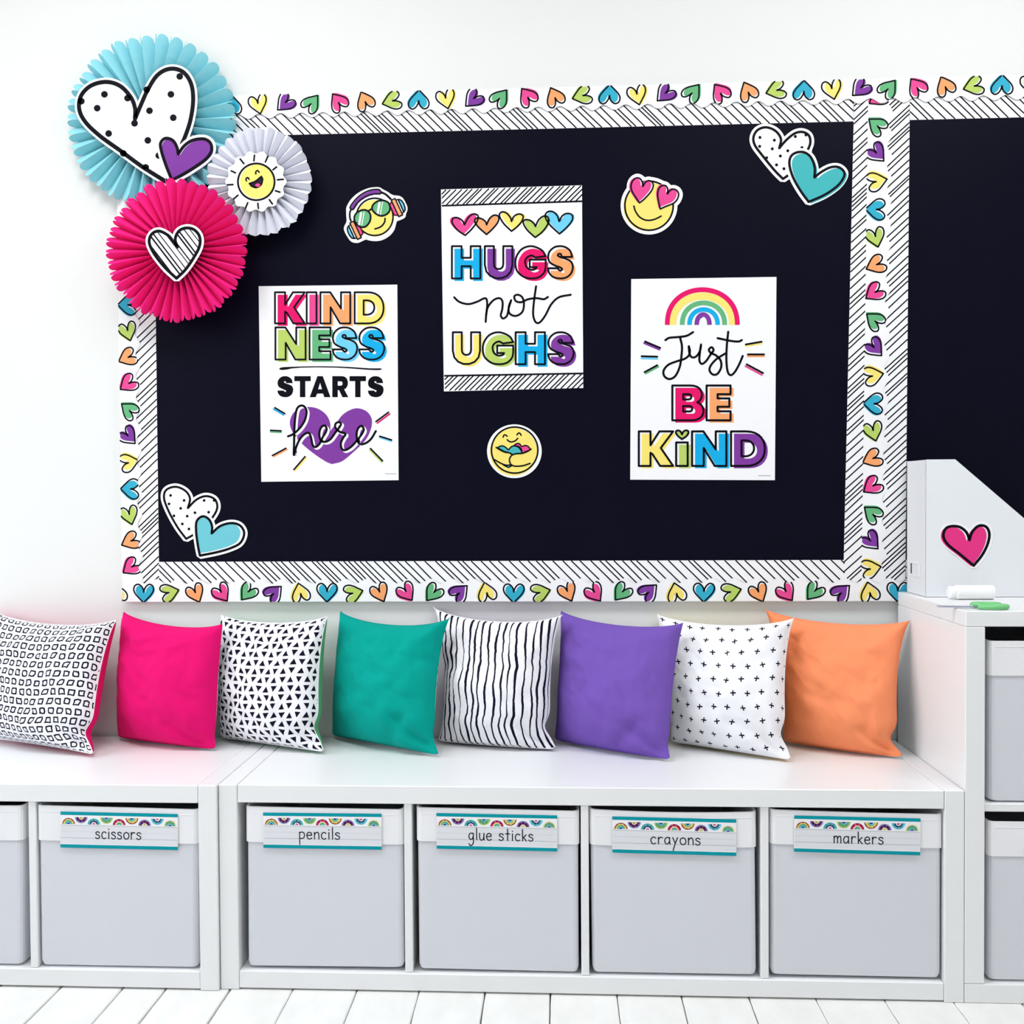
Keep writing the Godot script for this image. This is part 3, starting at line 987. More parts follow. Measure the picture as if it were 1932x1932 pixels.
func stickers() -> void:
	var z := BOARD_Z + 0.0014
	# two hearts beside the top of the upright border
	var o := Vector2(1140, 130)
	var s := 3.864
	var h1 := heart_of([1303, 802, 1240, 738, 1150, 628, 1098, 556, 1088, 498, 1118, 446, 1180, 426, 1248, 452, 1288, 510, 1276, 578], [1276, 578, 1328, 518, 1390, 470, 1446, 460, 1492, 486, 1502, 540, 1478, 600, 1420, 690, 1360, 760, 1303, 802])
	var h2 := heart_of([1490, 970, 1430, 888, 1376, 790, 1350, 700, 1360, 640, 1402, 610, 1460, 610, 1508, 648, 1534, 720, 1532, 792], [1532, 792, 1582, 752, 1650, 718, 1710, 718, 1750, 756, 1738, 806, 1690, 862, 1600, 922, 1490, 970])
	var un := Geometry2D.merge_polygons(h1, h2)
	var t := sticker("heart_cutout", "dotted white heart and turquoise heart cut-out under the top border", "cut-out", un[0], 27, z, Vector2(1420, 700), o, s)
	stroke(h1, 14, BLACK, 2, true)
	dots([1135, 500, 1240, 520, 1393, 493, 1470, 482, 1133, 565, 1225, 583, 1338, 597, 1441, 574, 1284, 635, 1184, 648, 1256, 700, 1310, 728], 11, 2)
	print_part("printed_dotted_heart", t, "white heart with black dots")
	halo(h2, 27, 3)
	fill(h2, TURQ, 4, Vector2(18, 12))
	stroke(h2, 14, BLACK, 6, true)
	print_part("printed_heart", t, "turquoise heart")
	# two hearts at the foot of the board
	o = Vector2(110, 520)
	s = 3.067
	h1 = heart_of([740, 1523, 690, 1456, 640, 1366, 612, 1288, 625, 1240, 680, 1222, 736, 1246, 762, 1290, 750, 1345], [750, 1345, 800, 1296, 855, 1276, 905, 1294, 920, 1340, 896, 1394, 830, 1470, 740, 1523])
	h2 = heart_of([820, 1620, 808, 1560, 798, 1480, 802, 1420, 836, 1393, 872, 1410, 890, 1450, 888, 1492], [888, 1492, 936, 1450, 1000, 1432, 1052, 1446, 1076, 1490, 1055, 1545, 1000, 1576, 920, 1600, 820, 1620])
	un = Geometry2D.merge_polygons(h1, h2)
	t = sticker("heart_cutout", "dotted white heart and light blue heart cut-out at the foot of the board", "cut-out", un[0], 20, z, Vector2(840, 1420), o, s)
	stroke(h1, 10, BLACK, 2, true)
	dots([650, 1272, 728, 1301, 844, 1301, 902, 1301, 641, 1321, 708, 1347, 791, 1372, 870, 1369, 669, 1390, 746, 1392, 718, 1437, 756, 1466], 8, 2)
	print_part("printed_dotted_heart", t, "white heart with black dots")
	halo(h2, 20, 3)
	var small := PackedVector2Array()
	for p in h2:
		small.append(Vector2(925, 1510) + (p - Vector2(935, 1515)) * 0.92)
	fill(small, rgb(112, 198, 210), 4)
	stroke(h2, 11, BLACK, 6, true)
	print_part("printed_heart", t, "light blue heart")
	headphones(z)
	heart_eyes(z)
	hugging(z)

func headphones(z: float) -> void:
	var o := Vector2(640, 340)
	var out := spl([960, 180, 1060, 190, 1140, 240, 1260, 300, 1370, 375, 1480, 400, 1570, 410, 1660, 470, 1730, 590, 1775, 700, 1770, 800, 1735, 880, 1725, 950, 1670, 1000, 1580, 1040, 1500, 1070, 1470, 1180, 1430, 1300, 1340, 1420, 1220, 1510, 1080, 1570, 930, 1585, 790, 1570, 690, 1545, 590, 1590, 490, 1630, 380, 1625, 290, 1580, 210, 1470, 140, 1340, 120, 1250, 150, 1160, 190, 1080, 185, 950, 180, 800, 190, 700, 260, 560, 360, 440, 480, 340, 620, 260, 790, 200], true)
	var t := sticker("smiley_cutout", "yellow smiley cut-out wearing headphones and green sunglasses", "cut-out", out, 0, z, Vector2(940, 920), o, 13.8, "smiley cut-outs")
	disc(Vector2(925, 990), 478, YELLOW, 1, 480)
	stroke(oval(Vector2(925, 955), 478, 486), 34, BLACK, 2, true)
	stroke(spl([1195, 995, 1185, 1080, 1130, 1170, 1050, 1230, 930, 1270]), 34, BLACK, 3)
	print_part("printed_face", t, "yellow face with a smile")
	stroke(spl([300, 780, 275, 860, 280, 980, 305, 1060]), 38, BLACK, 2)
	stroke(spl([1110, 320, 1210, 370, 1300, 450, 1340, 490]), 44, BLACK, 2)
	var band := spl([290, 740, 290, 690, 360, 580, 500, 430, 680, 310, 860, 250, 1030, 245, 1085, 300, 1060, 355, 900, 358, 720, 415, 560, 510, 450, 620, 380, 740, 340, 765], true)
	fill(band, PURPLE, 3, Vector2(14, 20))
	stroke(band, 30, BLACK, 4, true)
	print_part("printed_headband", t, "purple headband")
	for e in [[Vector2(440, 1300), 1.0], [Vector2(1490, 720), -1.0]]:
		var c: Vector2 = e[0]
		var f: float = e[1]
		var d := Vector2(0.42, 0.907)      # along the pad
		var n := Vector2(-0.907, 0.42) * f  # away from the face
		var cup := func(n0: float, n1: float, h0: float, h1: float) -> PackedVector2Array:
			return PackedVector2Array([c + n * n0 - d * h0, c + n * n1 - d * h1, c + n * n1 + d * h1, c + n * n0 + d * h0])
		fill(cup.call(-130, -40, 150, 200), PINK, 3)
		stroke(cup.call(-130, -40, 150, 200), 26, rgb(60, 6, 22), 4, true)
		fill(cup.call(70, 130, 190, 180), PAPER, 3)
		stroke(cup.call(70, 130, 190, 180), 26, BLACK, 4, true)
		var dome := spl([130, -180, 190, -130, 215, 0, 190, 130, 130, 180])
		var w := PackedVector2Array()
		for p in dome:
			w.append(c + n * p.x + d * p.y)
		fill(w, SKY, 3)
		stroke(w, 30, BLACK, 4, true)
		fill(cup.call(-40, 70, 235, 235), ORANGE, 5)
		stroke(cup.call(-40, 70, 235, 235), 28, BLACK, 6, true)
		print_part("printed_ear_cup", t, "orange, pink and blue ear cup")
	for l in [[[620, 775, 720, 790, 795, 860, 820, 960, 790, 1090, 700, 1200, 600, 1225, 500, 1190, 420, 1100, 392, 990, 430, 880, 520, 810], Vector2(610, 1000)], [[1130, 525, 1240, 560, 1295, 610, 1325, 740, 1270, 860, 1120, 930, 980, 890, 880, 800, 855, 710, 900, 620, 1000, 550], Vector2(1090, 730)]]:
		var q := spl(l[0], true)
		fill(q, GREEN, 4)
		stroke(q, 36, BLACK, 6, true)
		var c2: Vector2 = l[1]
		stroke(PackedVector2Array([c2 + Vector2(-40, -140), c2 + Vector2(-90, 150)]), 46, PAPER, 5)
		stroke(PackedVector2Array([c2 + Vector2(40, -160), c2 + Vector2(-20, 170)]), 18, PAPER, 5)
	stroke(PackedVector2Array([Vector2(780, 790), Vector2(850, 745)]), 36, BLACK, 6)
	print_part("printed_sunglasses", t, "green sunglasses")

func heart_eyes(z: float) -> void:
	var o := Vector2(1160, 320)
	var e1 := heart_of([640, 866, 540, 720, 450, 570, 420, 440, 460, 300, 560, 220, 650, 235, 710, 320, 730, 440], [730, 440, 790, 340, 870, 290, 960, 320, 1000, 410, 960, 540, 850, 680, 740, 790, 640, 866])
	var e2 := heart_of([1180, 1026, 1140, 840, 1115, 650, 1150, 490, 1240, 415, 1330, 430, 1378, 520, 1366, 636], [1366, 636, 1440, 545, 1530, 510, 1620, 555, 1660, 650, 1620, 780, 1520, 880, 1350, 950, 1180, 1026])
	var face := oval(Vector2(890, 940), 630, 640)
	var u := Geometry2D.merge_polygons(face, e1)
	u = Geometry2D.merge_polygons(u[0], e2)
	var t := sticker("smiley_cutout", "yellow smiley cut-out with two pink heart eyes", "cut-out", u[0], 108, z, Vector2(920, 920), o, 13.8, "smiley cut-outs")
	disc(Vector2(862, 965), 640, YELLOW, 1, 640)
	stroke(face, 36, BLACK, 2, true)
	stroke(spl([495, 950, 540, 1090, 640, 1230, 780, 1310, 920, 1320, 1060, 1285, 1205, 1212]), 32, BLACK, 3)
	print_part("printed_face", t, "yellow face with a smile")
	for e in [[e1, Vector2(-50, -8)], [e2, Vector2(-44, -28)]]:
		fill(e[0], PAPER, 3)
		fill(e[0], PINK, 4, e[1])
		stroke(e[0], 32, BLACK, 6, true)
		print_part("printed_heart", t, "pink heart eye")

func hugging(z: float) -> void:
	var o := Vector2(900, 780)
	var t := sticker("smiley_cutout", "round yellow smiley cut-out hugging small hearts", "cut-out", oval(Vector2(972, 985), 712, 700, 64), 0, z, Vector2(972, 985), o, 13.8, "smiley cut-outs")
	disc(Vector2(950, 1000), 618, YELLOW, 1, 625)
	stroke(oval(Vector2(980, 955), 604, 600, 56), 34, BLACK, 2, true)
	stroke(spl([680, 620, 700, 570, 740, 560, 785, 595]), 30, BLACK, 2)
	stroke(spl([1040, 560, 1075, 515, 1120, 520, 1148, 570]), 30, BLACK, 2)
	stroke(spl([785, 685, 850, 735, 920, 740, 1000, 710, 1062, 650]), 30, BLACK, 2)
	print_part("printed_face", t, "smiling face with closed eyes")
	var p := spl([1170, 1030, 1160, 940, 1080, 860, 970, 840, 1040, 785, 1110, 795, 1165, 860, 1250, 835, 1330, 860, 1375, 940, 1280, 990], true)
	fill(p, PINK, 2)
	stroke(p, 28, BLACK, 3, true)
	var b := spl([545, 895, 600, 855, 680, 850, 760, 895, 820, 945, 880, 880, 960, 845, 1060, 870, 1130, 940, 1165, 1030, 1020, 1045, 920, 1075, 850, 1030, 700, 985, 600, 930], true)
	fill(b, TURQ, 4)
	stroke(b, 28, BLACK, 5, true)
	print_part("printed_hearts", t, "turquoise and pink hearts in its arms")
	fill(pts2([690, 1345, 880, 1345, 920, 1350, 820, 1410]), SKY, 2)
	stroke(pts2([690, 1345, 820, 1410, 920, 1350]), 28, BLACK, 3)
	var arm := spl([1410, 930, 1290, 1000, 1170, 1040, 1020, 1050, 920, 1080, 860, 1150, 845, 1220, 870, 1310, 950, 1365, 1080, 1375, 1220, 1355, 1385, 1300])
	stroke(arm, 30, BLACK, 6)
	stroke(spl([500, 885, 600, 950, 720, 1005, 850, 1030, 915, 1070]), 30, BLACK, 6)
	stroke(spl([430, 1190, 560, 1265, 680, 1325, 780, 1350, 880, 1340]), 30, BLACK, 6)
	print_part("printed_arms", t, "folded arms")

# ---------------------------------------------------------------- paper rosettes
func pleat_mesh(R: float, step: float, h: float, ridge: float, scallop: float, r0: float) -> ArrayMesh:
	var st := SurfaceTool.new()
	st.begin(Mesh.PRIMITIVE_TRIANGLES)
	var rows := 8
	for panel in 2:
		var a0 := 0.0 if panel == 0 else step * ridge
		var a1 := step * ridge if panel == 0 else step
		var z0 := 0.0 if panel == 0 else h
		var z1 := h if panel == 0 else 0.0
		var n := 7
		for i in n:
			for j in rows:
				var q := []
				for d in [[0, 0], [1, 0], [1, 1], [0, 1]]:
					var s := float(i + d[0]) / n
					var rr := float(j + d[1]) / rows
					var an := lerpf(a0, a1, s)
					var zz := lerpf(z0, z1, s)
					# paper bellies out a little between folds
					var round_off := scallop * (1.0 - sqrt(maxf(0.0, 1.0 - pow(2.0 * s - 1.0, 2.0))))
					var rad := lerpf(r0, R - round_off, rr)
					zz += 0.0014 * sin(PI * s) * rr
					q.append(Vector3(cos(an) * rad, sin(an) * rad, zz))
				var nn: Vector3 = (q[1] - q[0]).cross(q[3] - q[0])
				if nn.length() < 1e-12:
					nn = (q[2] - q[1]).cross(q[3] - q[2])
				if nn.z < 0:
					nn = -nn
				st.set_smooth_group(panel)
				tri(st, q[0], q[1], q[2], nn.normalized())
				tri(st, q[0], q[2], q[3], nn.normalized())
	return st.commit()

func rosette(label: String, px: Vector2, rpx: float, z0: float, h: float, n: int, ridge: float, scallop: float, m: Material, spin: float, s: int) -> Node3D:
	var at := on_z(px.x, px.y, z0)
	var R := rpx * (EYE.z - z0 - h * 0.5) / FOCAL
	var t := thing("paper_rosette", label, "paper rosette", at, "pleated paper rosettes")
	var step := TAU / n
	var r := RandomNumberGenerator.new()
	r.seed = s
	var variants := []
	for k in 4:
		variants.append(pleat_mesh(R * (1.0 - 0.012 * k), step, h * (1.0 - 0.06 * (k % 2)), ridge + 0.03 * (k - 1.5), scallop * R * step, 0.012))
	for i in n:
		var o := part("pleat", variants[r.randi() % 4], m, t)
		o.rotation.z = i * step + spin
	var cyl := CylinderMesh.new()
	cyl.top_radius = 0.02
	cyl.bottom_radius = 0.02
	var hub_len := z0 - 0.0176
	cyl.height = hub_len
	var hub := part("hub", cyl, m, t, Vector3(0, 0, -hub_len / 2 + 0.001))
	hub.rotation.x = PI / 2
	return t

func paper_mat(key: String, c: Color) -> StandardMaterial3D:
	var m := mat(key, c, 0.75, 0.0, 1.0, 0.25)
	m.cull_mode = BaseMaterial3D.CULL_DISABLED
	m.backlight_enabled = true
	m.backlight = Color(c.r, c.g, c.b) * 0.5
	return m

func rosettes() -> void:
	var z1 := 0.0185
	rosette("largest pleated paper rosette, light turquoise, under the big dotted heart", Vector2(288.5, 230.5), 166, z1, 0.022, 34, 0.66, 0.42, paper_mat("turquoise_paper", rgb(150, 219, 230)), 0.05, 1)
	rosette("smallest pleated paper rosette, white, under the sun face", Vector2(491.5, 344.5), 103, 0.043, 0.016, 30, 0.5, 0.06, paper_mat("white_paper", rgb(236, 237, 247)), 0.02, 2)
	rosette("hot pink pleated paper rosette under the striped heart", Vector2(337.5, 475), 138, 0.062, 0.022, 38, 0.64, 0.42, paper_mat("pink_paper", rgb(250, 40, 140)), 0.1, 3)
	# the cut-outs stuck on them
	var o := Vector2(110, 40)
	var s := 3.788
	var hb := heart_of([775, 1150, 600, 1040, 450, 930, 300, 822, 195, 722, 150, 630, 162, 535, 232, 462, 340, 434, 440, 462, 516, 540, 548, 620, 548, 700], [548, 700, 590, 600, 640, 490, 710, 384, 800, 340, 890, 362, 948, 444, 964, 560, 946, 700, 908, 820, 860, 930, 820, 1040, 775, 1150])
	var hp := heart_of([812, 1136, 770, 1030, 738, 930, 732, 872, 766, 838, 818, 852, 848, 900, 858, 950], [858, 950, 900, 892, 960, 852, 1040, 842, 1088, 872, 1094, 930, 1050, 990, 960, 1054, 880, 1102, 812, 1136])
	var u := Geometry2D.merge_polygons(hb, hp)
	var t := sticker("heart_cutout", "big dotted white heart with a purple heart, on the turquoise rosette", "cut-out", u[0], 31, 0.0430, Vector2(620, 760), o, s)
	stroke(hb, 24, BLACK, 2, true)
	dots([330, 523, 278, 622, 360, 803, 545, 730, 652, 640, 805, 523, 822, 690, 640, 852, 165, 572, 495, 550, 868, 395, 632, 490, 465, 945, 625, 1045, 718, 960], 24, 2)
	print_part("printed_dotted_heart", t, "white heart with black dots")
	halo(hp, 29, 3)
	fill(hp, PURPLE, 4, Vector2(12, 8))
	stroke(hp, 18, BLACK, 6, true)
	print_part("printed_heart", t, "purple heart")
	# sun face
	var ring := PackedVector2Array()
	for k in 168:
		var an := TAU * k / 168.0
		var rr := 210.0 + 10.0 * cos(14.0 * an)
		ring.append(Vector2(1412 + rr * cos(an), 1146 + rr * sin(an)))
	t = sticker("sun_cutout", "laughing yellow sun face on a white scalloped disc, on the white rosette", "cut-out", ring, 0, 0.0608, Vector2(1412, 1146), o, s)
	disc(Vector2(1420, 1146), 122, YELLOW, 1)
	stroke(oval(Vector2(1415, 1148), 131, 131, 48), 11, BLACK, 2, true)
	print_part("printed_face_disc", t, "yellow disc")
	for k in [[1300, 985, 1326, 1018], [1402, 958, 1398, 998], [1498, 966, 1480, 1006], [1560, 1042, 1534, 1062], [1608, 1130, 1566, 1134], [1584, 1222, 1552, 1212], [1530, 1306, 1508, 1276], [1426, 1302, 1430, 1338], [1354, 1298, 1338, 1336], [1284, 1244, 1254, 1270], [1208, 1170, 1248, 1168], [1236, 1070, 1266, 1084]]:
		stroke(PackedVector2Array([Vector2(k[0], k[1]), Vector2(k[2], k[3])]), 10, BLACK, 1)
		print_part("printed_ray", t)
	var mouth := joined_open(spl([1365, 1160, 1410, 1142, 1452, 1108]), spl([1462, 1130, 1450, 1170, 1415, 1190, 1380, 1180]))
	fill(mouth, rgb(38, 30, 44), 2)
	stroke(mouth, 8, BLACK, 2, true)
	disc(Vector2(1426, 1172), 18, PINK, 4, 12)
	stroke(spl([1345, 1142, 1342, 1126, 1354, 1118, 1364, 1130]), 9, BLACK, 2)
	stroke(spl([1412, 1092, 1412, 1076, 1424, 1068, 1436, 1080]), 9, BLACK, 2)
	print_part("printed_features", t, "laughing mouth and two closed eyes")
	# striped heart
	var hs := heart_of([845, 1838, 760, 1758, 684, 1660, 650, 1580, 668, 1522, 720, 1500, 784, 1530, 820, 1572, 852, 1615], [852, 1615, 836, 1558, 860, 1502, 912, 1478, 970, 1490, 1010, 1540, 1008, 1612, 962, 1700, 905, 1780, 845, 1838])
	t = sticker("heart_cutout", "white heart cut-out with thin black diagonal stripes, on the pink rosette", "cut-out", hs, 27, 0.0875, Vector2(835, 1650), o, s)
	stroke(hs, 17, BLACK, 3, true)
	var m := mpa(hs)
	for k in 17:
		var p := Vector2(420 + k * 40.0 + 7.0 * sin(k * 3.7), 1440)
		for seg in Geometry2D.intersect_polyline_with_polygon(PackedVector2Array([mp(p), mp(p + Vector2(330, 430))]), m):
			stroke_m(seg, 5.2 * art_unit * (0.9 + 0.25 * sin(k * 5.1)), BLACK, 2)
	print_part("printed_striped_heart", t, "heart filled with black diagonal stripes")

# ---------------------------------------------------------------- bench units
func white_board() -> StandardMaterial3D:
	return mat("white_foil", rgb(244, 245, 246), 0.32, 0.0, 1.0, 0.5)

func bench() -> void:
	var m := white_board()
	var gap := 0.0016
	for r in [[BENCH_X, 0.0, "long low white cube bench carrying the teal, striped and orange cushions"], [BENCH_X - gap - BENCH_W, 0.007, "low white cube bench carrying the hot pink cushion"]]:
		var x0: float = r[0]
		var zf: float = BENCH_D + r[1]
		var z0: float = 0.004 + r[1]
		var x1 := x0 + BENCH_W
		var t := thing("storage_bench", r[2], "storage bench", Vector3((x0 + x1) / 2, 0, zf / 2), "low white storage benches")
		slab("side_panel", Vector3(x0, 0, z0), Vector3(x0 + POST, BENCH_TOP, zf), m, t)
		slab("side_panel", Vector3(x1 - POST, 0, z0), Vector3(x1, BENCH_TOP, zf), m, t)
		slab("top_board", Vector3(x0 + POST + 0.0008, BENCH_TOP - 0.0365, z0), Vector3(x1 - POST - 0.0008, BENCH_TOP - 0.0004, zf - 0.0006), m, t)
		slab("bottom_board", Vector3(x0 + POST + 0.0004, 0.003, z0), Vector3(x1 - POST - 0.0004, 0.038, zf - 0.0012), m, t)
		var cell := (BENCH_W - 2 * POST - 3 * 0.0155) / 4.0
		for k in 3:
			var dx := x0 + POST + (k + 1) * cell + k * 0.0155
			slab("divider", Vector3(dx, 0.0382, z0 + 0.002), Vector3(dx + 0.0155, BENCH_TOP - 0.0367, zf - 0.0045), m, t)
	bins()

func bin(label: String, c: Array, rim: float, front: float, sag: float, y_floor: float) -> Node3D:
	# c: the four front corners (top left, top right, bottom right, bottom left) in the world
	var base: Vector3 = (c[2] + c[3]) * 0.5
	base.y = y_floor
	var t := thing("fabric_bin", label, "storage bin", Vector3(base.x, y_floor, front - 0.18), "fabric storage bins")
	var org := t.position
	var grey := mat("bin_fabric", rgb(222, 224, 231), 0.85, 0.12, 60.0, 0.2)
	var band := mat("bin_band", rgb(246, 246, 249), 0.8, 0.12, 60.0, 0.2)
	for p in [["body", grey, 0.0, rim, 0.0], ["folded_rim", band, rim - 0.004, 1.0, 0.0022]]:
		var st := SurfaceTool.new()
		st.begin(Mesh.PRIMITIVE_TRIANGLES)
		var rings := []
		var spec := []
		var f0: float = p[2]
		var f1: float = p[3]
		var nst := 6
		if f0 == 0.0:
			spec.append([0.0, -0.010])
			spec.append([0.012, -0.0025])
		for k in nst + 1:
			var f := lerpf(f0, f1, float(k) / nst)
			if f0 == 0.0 and k == 0:
				f = 0.04
			spec.append([f, p[4]])
		spec.append([f1, p[4] - 0.004])
		spec.append([f0 + (0.01 if f0 == 0.0 else 0.0), p[4] - 0.006])
		for s in spec:
			rings.append(bin_ring(c, s[0], s[1], front, sag, org, y_floor))
		for i in rings.size() - 1:
			var a: Array = rings[i]
			var b: Array = rings[i + 1]
			for k in a.size():
				var k2 := (k + 1) % a.size()
				var inner := i >= rings.size() - 3
				var e: Vector3 = a[k2] - a[k]
				var nn := Vector3(e.z, 0, -e.x).normalized()
				var cen: Vector3 = (a[k] + a[k2]) * 0.5 - Vector3(0, a[k].y, 0)
				if nn.dot(Vector3(cen.x, 0, cen.z)) < 0:
					nn = -nn
				if inner and i == rings.size() - 2:
					nn = -nn
				elif inner:
					nn = Vector3.UP
				quad(st, a[k], a[k2], b[k2], b[k], nn)
		if f0 == 0.0:
			var r0: Array = rings[0]
			for k in range(1, r0.size() - 1):
				tri(st, r0[0], r0[k], r0[k + 1], Vector3.DOWN)
		part(p[0], st.commit(), p[1], t, Vector3.ZERO, "white folded-over rim" if p[0] == "folded_rim" else "")
	# stitched line under the rim edge
	var line := PackedVector3Array()
	for k in 25:
		var u := 0.03 + 0.94 * k / 24.0
		var top: Vector3 = c[0].lerp(c[1], u)
		var bot: Vector3 = c[3].lerp(c[2], u)
		var w := bot.lerp(top, 0.965)
		line.append(Vector3(w.x, w.y - sag * 4.0 * u * (1.0 - u), front + 0.0024) - org)
	part("stitching", tube_mesh(line, 0.0005, false, 5), band, t)
	return t

func bin_ring(c: Array, f: float, grow: float, front: float, sag: float, org: Vector3, y_floor: float) -> Array:
	var l: Vector3 = c[3].lerp(c[0], f)
	var r: Vector3 = c[2].lerp(c[1], f)
	var back := 0.02
	var rad := 0.010
	var x0 := l.x - grow
	var x1 := r.x + grow
	var ring := []
	for q in [[x1 - rad, front + grow - rad, 0.0], [x1 - rad, back + rad, -90.0], [x0 + rad, back + rad, -180.0], [x0 + rad, front + grow - rad, -270.0]]:
		for k in 4:
			var an := deg_to_rad(q[2] + 90.0 - 30.0 * k)
			ring.append(Vector2(q[0] + cos(an) * rad, q[1] + sin(an) * rad))
		# a few points along the front so that it can sag
		if q[2] == -180.0:
			pass
	var full := []
	for k in 12:
		var u := float(k) / 12.0
		full.append(Vector2(lerpf(x0 + rad, x1 - rad, u), front + grow))
	var res := []
	for p in full + ring:
		var u := clampf((p.x - l.x) / (r.x - l.x), 0.0, 1.0)
		var y := lerpf(l.y, r.y, u) - sag * 4.0 * u * (1.0 - u) * f * f
		if f == 0.0:
			y = maxf(minf(y, y_floor + 0.004), y_floor + 0.0005)
		res.append(Vector3(p.x, y, p.y) - org)
	return res

func bins() -> void:
	var zf := BENCH_D - 0.0075
	var list := [
		["grey fabric bin labelled pencils", [465, 1521, 760, 1527, 762, 1829, 467, 1826], 0.786, 0.0005, 0.0],
		["grey fabric bin labelled glue sticks", [787, 1523, 1091, 1530, 1092, 1838, 790, 1831], 0.80, 0.0, 0.0],
		["grey fabric bin labelled crayons", [1112, 1526, 1425, 1531, 1428, 1843, 1118, 1838], 0.79, 0.004, 0.0],
		["grey fabric bin labelled markers", [1455, 1527, 1777, 1536, 1777, 1849, 1455, 1842], 0.80, 0.001, 0.0],
		["grey fabric bin labelled scissors", [66, 1519, 374, 1527, 373, 1830, 68, 1827], 0.79, 0.0, 0.007],
		["plain grey fabric bin next to the scissors bin", [-262, 1518, 42, 1520, 42, 1826, -258, 1824], 0.79, 0.0, 0.007]]
	for b in list:
		var z: float = zf + b[4]
		var q: Array = b[1]
		var c := [on_z(q[0], q[1], z), on_z(q[2], q[3], z), on_z(q[4], q[5], z), on_z(q[6], q[7], z)]
		var cell := (BENCH_W - 2 * POST - 3 * 0.0155) / 4.0
		var home := BENCH_X if b[4] == 0.0 else BENCH_X - 0.0016 - BENCH_W
		var k := int(((c[0].x + c[1].x) * 0.5 - home - POST) / (cell + 0.0155))
		var lo := home + POST + k * (cell + 0.0155) + 0.0032
		var hi := lo + cell - 0.0064
		for i in 4:
			c[i].x = clampf(c[i].x, lo, hi)
			c[i].y = clampf(c[i].y, 0.0392, BENCH_TOP - 0.0365 - 0.003)
		bin(b[0], c, b[2], z, b[3], 0.0385)
	# name plates
	var zp := zf + 0.0045
	plate("scissors", [114, 1530.8, 335.6, 1535.6, 335.6, 1604, 114, 1599], 0.30, 0.687, zp + 0.007)
	plate("pencils", [496.1, 1532.8, 720, 1535.1, 720, 1603.4, 497.1, 1599.7], 0.304, 0.648, zp)
	plate("glue sticks", [823.3, 1533.7, 1051.3, 1538.2, 1051.5, 1606.6, 823.8, 1601.3], 0.266, 0.80, zp)
	plate("crayons", [1155.1, 1540, 1389.2, 1545.9, 1389.2, 1615, 1155.4, 1608.7], 0.31, 0.71, zp)
	plate("markers", [1498.4, 1538.2, 1736.9, 1544, 1736.2, 1613.9, 1497.9, 1606.9], 0.315, 0.707, zp)

var plate_c := []
func pl(u: float, v: float) -> Vector2:
	var a: Vector2 = plate_c[0].lerp(plate_c[1], u)
	var b: Vector2 = plate_c[3].lerp(plate_c[2], u)
	return a.lerp(b, v)

